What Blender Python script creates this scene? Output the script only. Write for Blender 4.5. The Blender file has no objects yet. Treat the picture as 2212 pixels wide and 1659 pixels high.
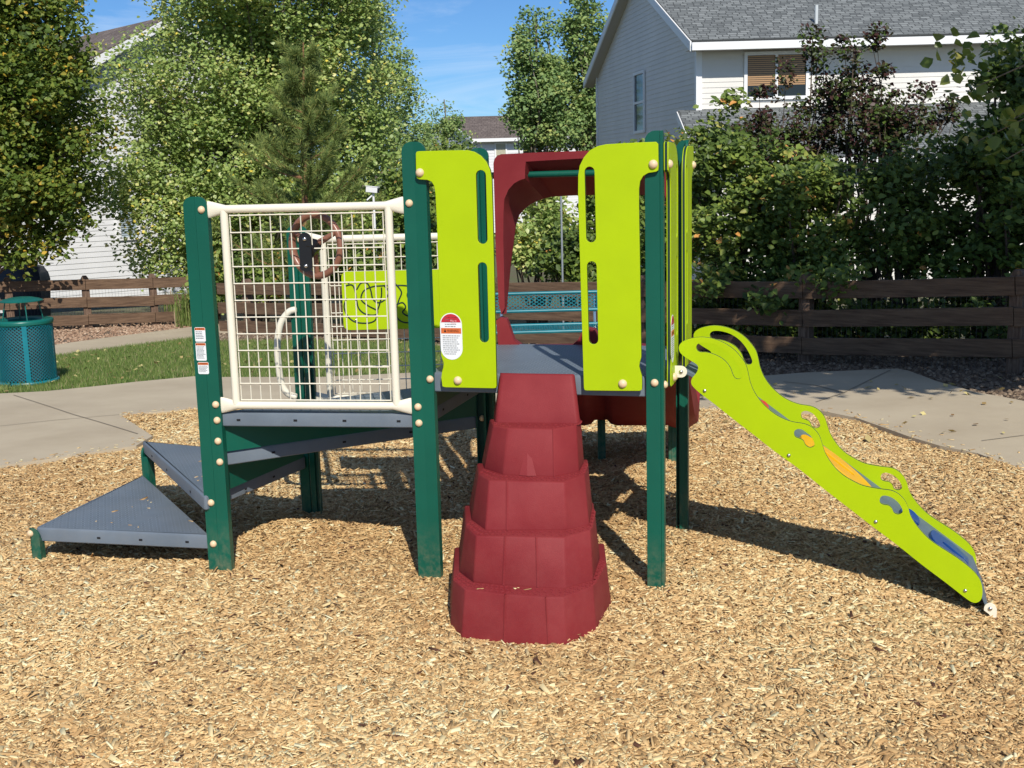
import bpy, bmesh, math, random
import numpy as np
from mathutils import Vector, Matrix
from math import sin, cos, pi, radians, sqrt, atan2

# ---------------------------------------------------------------- camera, world, sun
SC = bpy.context.scene
COL = SC.collection
FPX, CU, CV, ROLL, PITCH, EYE = 2564.0, 1106.0, 829.5, 0.0259, math.atan(444 / 2564), 1.77
AX = Vector((1, 0, 0)); AU = Vector((0, sin(PITCH), cos(PITCH))); AF = Vector((0, cos(PITCH), -sin(PITCH)))
CAMP = Vector((0, 0, EYE))
cam = bpy.data.cameras.new('camera'); co = bpy.data.objects.new('camera', cam); COL.objects.link(co)
cx = cos(ROLL) * AX - sin(ROLL) * AU; cy = sin(ROLL) * AX + cos(ROLL) * AU; cz = -AF
co.matrix_world = Matrix(((cx.x, cy.x, cz.x, 0), (cx.y, cy.y, cz.y, 0), (cx.z, cy.z, cz.z, EYE), (0, 0, 0, 1)))
cam.sensor_width = 36; cam.lens = 36 * FPX / 2212; cam.clip_end = 3000; cam.clip_start = 0.05
SC.camera = co

SUN_EL = radians(41)
SUN_TO = Vector((-0.19 * cos(SUN_EL), 0.98 * cos(SUN_EL), -sin(SUN_EL))).normalized()   # where the light travels
w = bpy.data.worlds.new("World"); SC.world = w; w.use_nodes = True
nt = w.node_tree; nt.nodes.clear()
N = nt.nodes.new; K = nt.links.new
sky = N('ShaderNodeTexSky'); sky.sky_type = 'NISHITA'; sky.sun_disc = False
sky.sun_elevation = SUN_EL; sky.sun_rotation = radians(180 - 11); sky.altitude = 1600; sky.air_density = 1.0
sky.dust_density = 0.3; sky.ozone_density = 2.2
tc = N('ShaderNodeTexCoord'); mp = N('ShaderNodeMapping'); mp.inputs['Rotation'].default_value = (0.0, 0.22, 0.15); mp.inputs['Scale'].default_value = (1.6, 1.0, 9.0)
nz = N('ShaderNodeTexNoise'); nz.inputs['Scale'].default_value = 2.6; nz.inputs['Detail'].default_value = 8; nz.inputs['Roughness'].default_value = 0.62; nz.inputs['Distortion'].default_value = 0.7
cr = N('ShaderNodeValToRGB'); cr.color_ramp.elements[0].position = 0.44; cr.color_ramp.elements[0].color = (0, 0, 0, 1); cr.color_ramp.elements[1].position = 0.62; cr.color_ramp.elements[1].color = (.34, .34, .34, 1)
mx = N('ShaderNodeMixRGB'); mx.inputs['Color2'].default_value = (7.2, 8.2, 9.6, 1)
bg = N('ShaderNodeBackground'); bg.inputs['Strength'].default_value = 0.108; out = N('ShaderNodeOutputWorld')
K(tc.outputs['Generated'], mp.inputs['Vector']); K(mp.outputs[0], nz.inputs['Vector']); K(nz.outputs[0], cr.inputs[0])
gr = N('ShaderNodeMixRGB'); gr.blend_type = 'MULTIPLY'; gr.inputs['Fac'].default_value = 1; gr.inputs['Color2'].default_value = (.43, .67, .93, 1); K(sky.outputs[0], gr.inputs['Color1'])
K(cr.outputs[0], mx.inputs['Fac']); K(gr.outputs[0], mx.inputs['Color1']); K(mx.outputs[0], bg.inputs['Color']); K(bg.outputs[0], out.inputs['Surface'])
sl = bpy.data.lights.new('sun', 'SUN'); sl.energy = 4.6; sl.angle = radians(0.53); sl.color = (1.0, 0.95, 0.87)
so = bpy.data.objects.new('sun', sl); COL.objects.link(so); so.rotation_euler = SUN_TO.to_track_quat('-Z', 'Y').to_euler(); so.location = (3, -8, 14)
SC.view_settings.view_transform = 'Standard'; SC.view_settings.look = 'None'; SC.view_settings.gamma = 1; SC.view_settings.exposure = 0.04
SC.render.engine = 'CYCLES'
SC.cycles.max_bounces = 8; SC.cycles.diffuse_bounces = 4; SC.cycles.transparent_max_bounces = 8
try: SC.cycles.use_denoising = True
except Exception: pass

random.seed(4); RS = np.random.RandomState(11)

# ---------------------------------------------------------------- photo rays -> real points
def ray(u, v):
    du, dv = u - CU, v - CV
    a = du * cos(ROLL) - dv * sin(ROLL); b = du * sin(ROLL) + dv * cos(ROLL)
    return a * AX - b * AU + FPX * AF
def aty(u, v, y):
    d = ray(u, v); return CAMP + d * (y / d.y)
def terrain(x, y):
    t = y - 9.0
    return -0.045 * (0.5 * (t + sqrt(t * t + 0.6)) - 0.03) if y < 30 else -0.045 * 21.0
def onground(u, v, dz=0.0):
    d = ray(u, v); y = 6.0
    for _ in range(60):
        z = terrain(0, y) + dz; y2 = (z - EYE) / d.z * d.y; y = 0.5 * y + 0.5 * y2
    p = CAMP + d * (y / d.y); return Vector((p.x, p.y, terrain(p.x, p.y) + dz))
class Pl:   # a vertical plane through P0 along d; s runs along d, off towards the viewer's side
    def __init__(self, P0, P1):
        self.P = Vector((P0[0], P0[1])); self.d = (Vector((P1[0], P1[1])) - self.P).normalized()
        self.n = Vector((self.d.y, -self.d.x))
    def px(self, u, v, off=0.0):
        R = ray(u, v); n = self.n; t = ((self.P + n * off).dot(n)) / (R.x * n.x + R.y * n.y)
        q = CAMP + R * t; return ((Vector((q.x, q.y)) - self.P).dot(self.d), q.z)
    def pt(self, s, z, off=0.0):
        q = self.P + self.d * s + self.n * off; return Vector((q.x, q.y, z))

# ---------------------------------------------------------------- materials
MATS = {}
def mat(name, col, rough=0.6, metal=0.0, var=0.0, vscale=8.0, bump=0.0, bscale=60.0, col2=None, stretch=None, spec=0.5, coat=0.0, detail=4.0, ramp=None):
    if name in MATS: return MATS[name]
    m = bpy.data.materials.new(name); m.use_nodes = True; t = m.node_tree; n = t.nodes; l = t.links
    b = n['Principled BSDF']; b.inputs['Base Color'].default_value = (*col, 1); b.inputs['Roughness'].default_value = rough
    b.inputs['Metallic'].default_value = metal; b.inputs['Specular IOR Level'].default_value = spec
    if coat: b.inputs['Coat Weight'].default_value = coat; b.inputs['Coat Roughness'].default_value = 0.25
    c = n.new('ShaderNodeTexCoord'); v = c.outputs['Object']
    if stretch:
        mm = n.new('ShaderNodeMapping'); mm.inputs['Scale'].default_value = stretch; l.new(v, mm.inputs[0]); v = mm.outputs[0]
    if var or col2:
        a = n.new('ShaderNodeTexNoise'); a.inputs['Scale'].default_value = vscale; a.inputs['Detail'].default_value = detail; a.inputs['Roughness'].default_value = 0.6
        l.new(v, a.inputs['Vector'])
        r = n.new('ShaderNodeValToRGB'); lo, hi = ramp or (0.35, 0.68); r.color_ramp.elements[0].position = lo; r.color_ramp.elements[1].position = hi
        c2 = col2 if col2 else tuple(min(1, x * (1 + var)) for x in col)
        c1 = col if col2 else tuple(x * (1 - var) for x in col)
        r.color_ramp.elements[0].color = (*c1, 1); r.color_ramp.elements[1].color = (*c2, 1)
        l.new(a.outputs[0], r.inputs[0]); l.new(r.outputs[0], b.inputs['Base Color'])
    if bump:
        a = n.new('ShaderNodeTexNoise'); a.inputs['Scale'].default_value = bscale; a.inputs['Detail'].default_value = 3; l.new(v, a.inputs['Vector'])
        u = n.new('ShaderNodeBump'); u.inputs['Strength'].default_value = bump; u.inputs['Distance'].default_value = 0.01
        l.new(a.outputs[0], u.inputs['Height']); l.new(u.outputs[0], b.inputs['Normal'])
    MATS[name] = m; return m

def attr_mat(name, stops, rough=0.7, trans=0.0, spec=0.3, attr='rnd'):
    m = bpy.data.materials.new(name); m.use_nodes = True; t = m.node_tree; n = t.nodes; l = t.links
    b = n['Principled BSDF']; b.inputs['Roughness'].default_value = rough; b.inputs['Specular IOR Level'].default_value = spec
    a = n.new('ShaderNodeAttribute'); a.attribute_name = attr
    r = n.new('ShaderNodeValToRGB'); e = r.color_ramp.elements
    for i, (p, c) in enumerate(stops):
        x = e[i] if i < 2 else e.new(p)
        x.position = p; x.color = (*c, 1)
    l.new(a.outputs['Fac'], r.inputs[0]); l.new(r.outputs[0], b.inputs['Base Color'])
    if trans:
        tr = n.new('ShaderNodeBsdfTranslucent'); ms = n.new('ShaderNodeMixShader'); ms.inputs[0].default_value = trans
        hs = n.new('ShaderNodeHueSaturation'); hs.inputs['Value'].default_value = 1.5; hs.inputs['Hue'].default_value = 0.485; l.new(r.outputs[0], hs.inputs['Color'])
        l.new(hs.outputs[0], tr.inputs[0]); l.new(b.outputs[0], ms.inputs[1]); l.new(tr.outputs[0], ms.inputs[2])
        l.new(ms.outputs[0], n['Material Output'].inputs['Surface'])
    return m

LIME = mat('lime_plastic', (.40, .545, .001), .5, var=.03, vscale=5, bump=.12, bscale=420, spec=.22)
LIMEEDGE = mat('groove_core', (.008, .030, .018), .6)
GREEN = mat('green_powder_coat', (.002, .092, .058), .42, var=.10, vscale=2.2, bump=.05, bscale=500, spec=.4)
CREAM = mat('cream_powder_coat', (.80, .745, .60), .38, var=.03, vscale=3, spec=.4)
TAN = mat('tan_cap', (.74, .55, .34), .38, spec=.4)
MAROON = mat('maroon_plastic', (.185, .016, .020), .62, var=.16, vscale=3.0, bump=.12, bscale=260, spec=.20, col2=(.258, .034, .037), ramp=(.3, .75), detail=9)
DECK = mat('slate_vinyl', (.135, .165, .198), .50, var=.10, vscale=4, bump=.06, bscale=300, spec=.4)
BOARDM = mat('grey_board', (.115, .16, .19), .6, var=.12, vscale=9)
STEEL = mat('steel', (.62, .62, .62), .25, metal=1.0)
BLACK = mat('black_plate', (.006, .006, .007), .45)
BROWN = mat('brown_plastic', (.25, .11, .07), .32, spec=.5)
RED = mat('orange_red_plastic', (.55, .05, .02), .4); YEL = mat('yellow_plastic', (.85, .43, .002), .4); BLU = mat('blue_plastic', (.008, .055, .22), .35)
HOLE = mat('dark_slot', (.008, .008, .01), .9)
WHITE = mat('white_label', (.78, .80, .80), .45); INK = mat('label_ink', (.16, .17, .18), .6); ORANGE = mat('label_orange', (.62, .14, .03), .5)
REDL = mat('label_red', (.5, .02, .035), .5); INKR = mat('label_ink_light', (.85, .5, .5), .5)
TEAL = mat('teal_vinyl', (.004, .17, .21), .35, var=.14, vscale=5, spec=.5)
TEALG = mat('teal_green_vinyl', (.004, .12, .095), .35, var=.1, vscale=6, spec=.5)

def soil(m, z0, z1, amt, col=(.42, .31, .19), sc=9.0):
    t = m.node_tree; n = t.nodes; l = t.links; b = n['Principled BSDF']; src = b.inputs['Base Color'].links[0].from_socket
    c = n.new('ShaderNodeTexCoord'); x = n.new('ShaderNodeSeparateXYZ'); l.new(c.outputs['Object'], x.inputs[0]); mr = n.new('ShaderNodeMapRange'); mr.inputs['From Min'].default_value = z1; mr.inputs['From Max'].default_value = z0; l.new(x.outputs['Z'], mr.inputs[0])
    a = n.new('ShaderNodeTexNoise'); a.inputs['Scale'].default_value = sc; a.inputs['Detail'].default_value = 12; a.inputs['Roughness'].default_value = .7; l.new(c.outputs['Object'], a.inputs[0])
    r = n.new('ShaderNodeValToRGB'); r.color_ramp.elements[0].position = .42; r.color_ramp.elements[1].position = .72; l.new(a.outputs[0], r.inputs[0])
    k = n.new('ShaderNodeMath'); k.operation = 'MULTIPLY'; l.new(mr.outputs[0], k.inputs[0]); l.new(r.outputs[0], k.inputs[1]); k2 = n.new('ShaderNodeMath'); k2.operation = 'MULTIPLY'; k2.inputs[1].default_value = amt; l.new(k.outputs[0], k2.inputs[0])
    mxx = n.new('ShaderNodeMixRGB'); mxx.inputs['Color2'].default_value = (*col, 1); l.new(k2.outputs[0], mxx.inputs['Fac']); l.new(src, mxx.inputs['Color1']); l.new(mxx.outputs[0], b.inputs['Base Color'])
soil(GREEN, .0, .26, .34, sc=26); soil(MAROON, -.1, 1.0, .10, col=(.45, .20, .17), sc=7); soil(DECK, -1, 2.0, .22, col=(.30, .28, .25), sc=5); soil(LIME, -1, 4.5, .10, col=(.30, .36, .03), sc=3)
def deck_material():
    m = DECK.copy(); m.name = 'slate_perforated'; t = m.node_tree; n = t.nodes; l = t.links; b = n['Principled BSDF']
    base = b.inputs['Base Color'].links[0].from_socket
    c = n.new('ShaderNodeUVMap'); c.uv_map = 'uv'
    mp = n.new('ShaderNodeMapping'); mp.inputs['Scale'].default_value = (1 / .040, 1 / .0346, 1); l.new(c.outputs[0], mp.inputs[0])
    sx = n.new('ShaderNodeSeparateXYZ'); l.new(mp.outputs[0], sx.inputs[0])
    def M(op, a, bb=None):
        q = n.new('ShaderNodeMath'); q.operation = op
        for i, x in enumerate((a, bb)):
            if x is None: continue
            if isinstance(x, (int, float)): q.inputs[i].default_value = x
            else: l.new(x, q.inputs[i])
        return q.outputs[0]
    row = M('FLOOR', sx.outputs['Y']); par = M('MULTIPLY', M('MODULO', row, 2.0), 0.5)
    fx = M('SUBTRACT', M('FRACT', M('ADD', sx.outputs['X'], par)), 0.5); fy = M('SUBTRACT', M('FRACT', sx.outputs['Y']), 0.5)
    dist = M('SQRT', M('ADD', M('MULTIPLY', fx, fx), M('MULTIPLY', M('MULTIPLY', fy, fy), 1.6)))
    ring = M('LESS_THAN', dist, 0.27); hole = M('LESS_THAN', dist, 0.17)
    at = n.new('ShaderNodeAttribute'); at.attribute_name = 'perf'
    hm = M('MULTIPLY', hole, at.outputs['Fac'])
    # open bands between the perforated fields
    bx = M('LESS_THAN', M('ABSOLUTE', M('SUBTRACT', M('FRACT', M('MULTIPLY', sx.outputs['X'], 0.082)), 0.5)), 0.44)
    hm = M('MULTIPLY', hm, bx); rm = M('MULTIPLY', M('MULTIPLY', ring, at.outputs['Fac']), bx)
    m1 = n.new('ShaderNodeMixRGB'); l.new(M('MULTIPLY', rm, .55), m1.inputs[0]); l.new(base, m1.inputs[1]); m1.inputs[2].default_value = (.30, .36, .42, 1)
    m2 = n.new('ShaderNodeMixRGB'); l.new(M('MULTIPLY', hm, .95), m2.inputs[0]); l.new(m1.outputs[0], m2.inputs[1]); m2.inputs[2].default_value = (.05, .06, .075, 1)
    l.new(m2.outputs[0], b.inputs['Base Color'])
    bu = n.new('ShaderNodeBump'); bu.inputs['Strength'].default_value = .5; bu.inputs['Distance'].default_value = .004
    l.new(M('SUBTRACT', rm, M('MULTIPLY', hm, 2.0)), bu.inputs['Height']); l.new(bu.outputs[0], b.inputs['Normal'])
    return m
DECKP = deck_material()

# ---------------------------------------------------------------- object helpers
def link(name, me, mats, parent=None, smooth=None, bevel=0.0, label=None, cat=None, kind=None, group=None):
    o = bpy.data.objects.new(name, me); COL.objects.link(o)
    if not isinstance(mats, (list, tuple)): mats = [mats]
    if len(me.materials) == 0:
        for m in mats: me.materials.append(m)
    if smooth is not None:
        me.shade_smooth(); me.set_sharp_from_angle(angle=radians(smooth))
    if bevel:
        b = o.modifiers.new('bevel', 'BEVEL'); b.width = bevel; b.segments = 2; b.limit_method = 'ANGLE'; b.angle_limit = radians(50); b.harden_normals = smooth is not None
    if parent:
        o.parent = parent
        if parent.type == 'EMPTY': o.matrix_parent_inverse = Matrix.Translation(-parent.location)
    tag(o, label, cat, kind, group); return o
def tag(o, label=None, cat=None, kind=None, group=None):
    if label: o['label'] = label
    if cat: o['category'] = cat
    if kind: o['kind'] = kind
    if group: o['group'] = group
def thing(name, loc, label, cat, group=None):
    o = bpy.data.objects.new(name, None); COL.objects.link(o); o.location = loc; o.empty_display_size = .2
    tag(o, label, cat, None, group); return o
def fin(bm, name='m'):
    bmesh.ops.recalc_face_normals(bm, faces=bm.faces)
    me = bpy.data.meshes.new(name); bm.to_mesh(me); bm.free(); return me
def box(bm, c, size, ax=(1, 0, 0), mi=0, up=(0, 0, 1)):
    a = Vector(ax).normalized(); u = Vector(up).normalized(); b = u.cross(a).normalized(); u = a.cross(b)
    c = Vector(c); sx, sy, sz = [k / 2 for k in size]
    vs = [bm.verts.new(c + a * (i * sx) + b * (j * sy) + u * (k * sz)) for k in (-1, 1) for j in (-1, 1) for i in (-1, 1)]
    for f in ((0, 2, 3, 1), (4, 5, 7, 6), (0, 1, 5, 4), (2, 6, 7, 3), (0, 4, 6, 2), (1, 3, 7, 5)):
        bm.faces.new([vs[i] for i in f]).material_index = mi
def loft(bm, rings, closed=True, caps=True, mi=0):
    R = [[bm.verts.new(p) for p in r] for r in rings]; n = len(R[0])
    for a, b in zip(R, R[1:]):
        for i in range(n if closed else n - 1):
            j = (i + 1) % n
            try: bm.faces.new((a[i], a[j], b[j], b[i])).material_index = mi
            except ValueError: pass
    if caps:
        for r in (R[0], R[-1]):
            try: bm.faces.new(r).material_index = mi
            except ValueError: pass
    return R
def frames(pts, closed=False):
    pts = [Vector(p) for p in pts]; n = len(pts); T = []
    for i in range(n):
        a = pts[(i - 1) % n] if (closed or i > 0) else pts[i]; b = pts[(i + 1) % n] if (closed or i < n - 1) else pts[i]
        T.append((b - a).normalized())
    ref = Vector((0, 0, 1)) if abs(T[0].z) < .9 else Vector((0, 1, 0)); out = []
    u = (ref - T[0] * ref.dot(T[0])).normalized()
    for t in T:
        u = (u - t * u.dot(t)); u = u.normalized() if u.length > 1e-6 else Vector((0, 1, 0)); out.append((t, u, t.cross(u)))
    return pts, out
def tube(bm, pts, r, seg=10, closed=False, mi=0, flat=None):
    pts, F = frames(pts, closed); rings = []
    for i, (p, (t, u, b)) in enumerate(zip(pts, F)):
        ri = r[i] if isinstance(r, (list, tuple)) else r
        ru, rb = (ri, ri) if not isinstance(ri, tuple) else ri
        rings.append([p + u * (ru * cos(k * 2 * pi / seg)) + b * (rb * sin(k * 2 * pi / seg)) for k in range(seg)])
    if closed: rings.append(rings[0])
    loft(bm, rings, True, not closed, mi)
def spline(P, n=6, closed=False):
    P = [Vector(p) for p in P]; out = []; m = len(P)
    for i in range(m if closed else m - 1):
        g = (lambda k: P[k % m]) if closed else (lambda k: P[max(0, min(m - 1, k))])
        a, b, c, d = g(i - 1), g(i), g(i + 1), g(i + 2)
        for k in range(n):
            t = k / n; out.append(0.5 * ((2 * b) + (c - a) * t + (2 * a - 5 * b + 4 * c - d) * t * t + (3 * b - a - 3 * c + d) * t ** 3))
    if not closed: out.append(P[-1])
    return out
def poly_ext(bm, outer, holes, f0, f1, mi=0, core=None):
    """outline with holes in (s,z), f0/f1 map (s,z)->front and back point"""
    loops = [outer] + list(holes); b2 = bmesh.new(); edges = []; V = []
    for L in loops:
        vs = [b2.verts.new((p[0], p[1], 0)) for p in L]; V.append(vs)
        for i in range(len(vs)): edges.append(b2.edges.new((vs[i], vs[(i + 1) % len(vs)])))
    b2.verts.index_update()
    bmesh.ops.triangle_fill(b2, edges=edges, use_beauty=True, use_dissolve=False)
    b2.verts.index_update(); fr = [bm.verts.new(f0(v.co.x, v.co.y)) for v in b2.verts]; bk = [bm.verts.new(f1(v.co.x, v.co.y)) for v in b2.verts]
    for f in b2.faces:
        ix = [v.index for v in f.verts]
        bm.faces.new([fr[i] for i in ix]).material_index = mi; bm.faces.new([bk[i] for i in reversed(ix)]).material_index = mi
    for vs in V:
        for i in range(len(vs)):
            a, b = vs[i].index, vs[(i + 1) % len(vs)].index
            if core is None: bm.faces.new((fr[a], fr[b], bk[b], bk[a])).material_index = mi
            else:
                if i == 0: R1, R2 = {}, {}
                for q in (a, b):
                    if q not in R1: R1[q] = bm.verts.new(fr[q].co.lerp(bk[q].co, .22)); R2[q] = bm.verts.new(fr[q].co.lerp(bk[q].co, .78))
                bm.faces.new((fr[a], fr[b], R1[b], R1[a])).material_index = mi; bm.faces.new((R1[a], R1[b], R2[b], R2[a])).material_index = core; bm.faces.new((R2[a], R2[b], bk[b], bk[a])).material_index = mi
    b2.free()
def slot(cx0, cz0, cx1, cz1, r, n=8):   # capsule outline
    a = atan2(cz1 - cz0, cx1 - cx0); P = []
    for k in range(n + 1): t = a + pi / 2 + pi * k / n; P.append((cx0 + r * cos(t), cz0 + r * sin(t)))
    for k in range(n + 1): t = a - pi / 2 + pi * k / n; P.append((cx1 + r * cos(t), cz1 + r * sin(t)))
    return P
def bulk(name, V, F, mats, attr=None, midx=None, **kw):
    """V (n,3) float, F (m,4) int"""
    me = bpy.data.meshes.new(name); nv, nf, k = len(V), len(F), F.shape[1]
    me.vertices.add(nv); me.vertices.foreach_set('co', np.ascontiguousarray(V, dtype=np.float32).ravel())
    me.loops.add(nf * k); me.loops.foreach_set('vertex_index', np.ascontiguousarray(F, dtype=np.int32).ravel())
    me.polygons.add(nf); me.polygons.foreach_set('loop_start', np.arange(0, nf * k, k, dtype=np.int32))
    if midx is not None: me.polygons.foreach_set('material_index', midx.astype(np.int32))
    me.update(calc_edges=True)
    if attr is not None:
        a = me.attributes.new('rnd', 'FLOAT', 'POINT'); a.data.foreach_set('value', np.ascontiguousarray(attr, dtype=np.float32))
    return link(name, me, mats, **kw)

DOME = None
def bolt(parent, p, n, r=.0165, m=None, name='bolt'):
    global DOME
    key = 'dome' + (m or TAN).name
    me = bpy.data.meshes.get(key)
    if me is None:
        bm = bmesh.new(); rings = []
        for k in range(7):
            t = k / 6 * pi / 2; rr = cos(t); z = sin(t) * .85
            rings.append([Vector((max(rr, .02) * cos(a * pi / 9), max(rr, .02) * sin(a * pi / 9), z)) for a in range(18)])
        rings.insert(0, [Vector((v.x, v.y, -.25)) for v in rings[0]]); loft(bm, rings)
        me = fin(bm, key); me.materials.append(m or TAN); me.shade_smooth()
    o = bpy.data.objects.new(name, me); COL.objects.link(o); o.parent = parent
    if parent.type == 'EMPTY': o.matrix_parent_inverse = Matrix.Translation(-parent.location)
    o.location = p; o.scale = (r, r, r); o.rotation_euler = Vector(n).to_track_quat('Z', 'Y').to_euler(); return o
def text_mesh(bm, s, fn, h, mi):
    cu = bpy.data.curves.new('t', 'FONT'); cu.body = s; cu.size = 1; cu.resolution_u = 2
    o = bpy.data.objects.new('t', cu); COL.objects.link(o); dg = bpy.context.evaluated_depsgraph_get(); me = bpy.data.meshes.new_from_object(o.evaluated_get(dg))
    xs = [v.co.x for v in me.vertices]; wd = max(xs) if xs else 1; vs = [bm.verts.new(fn(v.co.x / wd, v.co.y * h)) for v in me.vertices]
    for p in me.polygons:
        try: bm.faces.new([vs[i] for i in p.vertices]).material_index = mi
        except ValueError: pass
    bpy.data.objects.remove(o); bpy.data.curves.remove(cu); bpy.data.meshes.remove(me)

# ================================================================= GROUND
def drape(name, uvs, dz, m, extra=None, thick=0.0, step=.4, **kw):
    P = [onground(u, v) for u, v in uvs] if extra is None else extra
    bm = bmesh.new(); vs = [bm.verts.new((p.x, p.y, 0)) for p in P]; es = [bm.edges.new((vs[i], vs[(i + 1) % len(vs)])) for i in range(len(vs))]
    bmesh.ops.triangle_fill(bm, edges=es, use_beauty=True)
    ys = [p.y for p in P]; y = min(ys) + step
    while y < max(ys):
        bmesh.ops.bisect_plane(bm, geom=bm.verts[:] + bm.edges[:] + bm.faces[:], plane_co=(0, y, 0), plane_no=(0, 1, 0)); y += step
    for v in bm.verts: v.co.z = terrain(v.co.x, v.co.y) + dz
    if thick:
        r = bmesh.ops.extrude_face_region(bm, geom=bm.faces[:]); 
        for g in r['geom']:
            if isinstance(g, bmesh.types.BMVert): g.co.z -= thick
    for f in bm.faces: f.normal_update()
    return link(name, fin(bm), m, **kw)

SOIL = mat('soil', (.13, .10, .06), .95, var=.4, vscale=3, bump=.5, bscale=20, col2=(.10, .12, .04))
xs = np.concatenate([[-900, -300, -80], np.linspace(-30, 30, 25), [80, 300, 900]]); ysg = np.concatenate([[-60, -15, 0], np.linspace(4, 34, 61), [60, 150, 500, 1500]])
gv = np.array([[x, y, terrain(x, y) - .17] for y in ysg for x in xs]); nx = len(xs)
gf = np.array([[j * nx + i, j * nx + i + 1, (j + 1) * nx + i + 1, (j + 1) * nx + i] for j in range(len(ysg) - 1) for i in range(nx - 1)])
bulk('ground', gv, gf, SOIL, kind='structure')

MULCH_EDGE = [(-500, 1085), (0, 1013), (149, 992), (295, 969), (330, 948), (259, 902), (432, 887), (480, 882), (760, 879), (1040, 879), (1300, 881), (1523, 886), (1640, 887), (1767, 892), (1850, 909), (1917, 933), (1964, 950), (2030, 970), (2110, 986), (2212, 1025), (2400, 1120)]
def hgt(x, y):
    h = 0.014 * np.sin(2.1 * x + .7 * y) * np.cos(1.7 * y - .6 * x) + 0.009 * np.sin(5.3 * x - 3.1 * y + 1) + .006 * np.sin(9.7 * y + 6.1 * x)
    def b(cx0, cy0, a, s): return a * np.exp(-((x - cx0) ** 2 + (y - cy0) ** 2) / s ** 2)
    h = h + b(1.98, 4.66, -.095, .5) + b(-1.08, 6.12, .03, .4) - b(-.4, 5.2, .012, .3) - b(.2, 4.3, .01, .3)
    return h
def terr_np(y):
    t = y - 9.0; return -0.045 * (0.5 * (t + np.sqrt(t * t + 0.6)) - 0.03)
def mulch_z(x, y): return terr_np(y) + hgt(x, y)
MULCHB = mat('mulch_base', (.36, .24, .12), .95, col2=(.66, .48, .27), vscale=55, bump=1.0, bscale=70, detail=6, stretch=(1, 1.0, 1))
gx = np.arange(-6.2, 6.3, .07); gy = np.arange(1.2, 10.4, .07); X, Y = np.meshgrid(gx, gy); Z = mulch_z(X, Y) - .012
far = np.clip((Y - 8.3) / .8, 0, 1); Z = Z * (1 - far) + (terr_np(Y) - .03) * far
V = np.stack([X, Y, Z], -1).reshape(-1, 3); nx = len(gx)
i, j = np.meshgrid(np.arange(nx - 1), np.arange(len(gy) - 1)); a = (j * nx + i).ravel()
bulk('mulch_bed', V, np.stack([a, a + 1, a + 1 + nx, a + nx], 1), MULCHB, smooth=80, kind='structure')

edge_w = [onground(u, v) for u, v in MULCH_EDGE]
mpoly = np.array([(p.x, p.y) for p in edge_w] + [(6.5, 1.0), (-6.5, 1.0)])
def inside(px, py, poly):
    r = np.zeros(len(px), bool); n = len(poly)
    for k in range(n):
        x1, y1 = poly[k]; x2, y2 = poly[(k + 1) % n]
        c = ((y1 > py) != (y2 > py)); 
        with np.errstate(divide='ignore', invalid='ignore'): xi = (x2 - x1) * (py - y1) / (y2 - y1 + 1e-12) + x1
        r ^= c & (px < xi)
    return r
def slabs(c, ax, ay, az, hx, hy, hz, taper=1.0):   # n little boxes -> V,F
    n = len(c); sg = np.array([(-1, -1, -1), (1, -1, -1), (1, 1, -1), (-1, 1, -1), (-1, -1, 1), (1, -1, 1), (1, 1, 1), (-1, 1, 1)], float)
    V = c[:, None, :] + sg[None, :, 0, None] * (ax * hx[:, None])[:, None, :] + sg[None, :, 1, None] * (ay * hy[:, None])[:, None, :] * (1 - .5 * (sg[None, :, 0, None] > 0) * taper) + sg[None, :, 2, None] * (az * hz[:, None])[:, None, :]
    q = np.array([(4, 5, 6, 7), (0, 4, 7, 3), (1, 2, 6, 5), (0, 1, 5, 4), (3, 7, 6, 2)]); F = (np.arange(n)[:, None, None] * 8 + q[None]).reshape(-1, 4)
    return V.reshape(-1, 3), F
def orient(n, tilt):
    yaw = RS.uniform(0, 2 * pi, n); p = RS.normal(0, tilt, n); r = RS.normal(0, tilt * 1.3, n)
    ax = np.stack([np.cos(yaw) * np.cos(p), np.sin(yaw) * np.cos(p), np.sin(p)], 1)
    side = np.stack([-np.sin(yaw), np.cos(yaw), np.zeros(n)], 1); up = np.cross(ax, side)
    ay = side * np.cos(r)[:, None] + up * np.sin(r)[:, None]; az = np.cross(ax, ay); return ax, ay, az
def chips():
    # more, smaller pieces; density by the camera's view
    n = 780000; y = 3.0 + 6.6 * RS.uniform(0, 1, n) ** 1.25; half = 0.56 * y + .35; x = RS.uniform(-1, 1, n) * half
    k = inside(x, y, mpoly); x, y = x[k], y[k]; n = len(x)
    L = np.clip(RS.lognormal(math.log(.0102), .60, n), .0035, .045); W = np.clip(L * RS.uniform(.12, .42, n), .0016, .009); T = RS.uniform(.0006, .0022, n)
    g = 1 + .25 * np.clip(y - 4.5, 0, 4); W = W * (1 + .1 * (g - 1))
    lay = RS.uniform(0, 1, n); z = mulch_z(x, y) + lay * .014 - .006
    ax, ay, az = orient(n, .26)
    V, F = slabs(np.stack([x, y, z], 1), ax, ay, az, L, W, T)
    patch = .5 + .5 * np.sin(x * 1.9 + 1.3 * np.sin(y * 1.1)) * np.sin(y * 1.6 + .8 * np.sin(x * 2.3))
    r = np.clip(RS.beta(2.2, 2.0, n) * .85 + .15 * lay + .20 * (patch - .5), 0, 1); r = .12 + .88 * r; r[RS.uniform(0, 1, n) < .010] = 0.0; r[RS.uniform(0, 1, n) < .03] = 1.0
    return V, F, np.repeat(r, 8)
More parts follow.
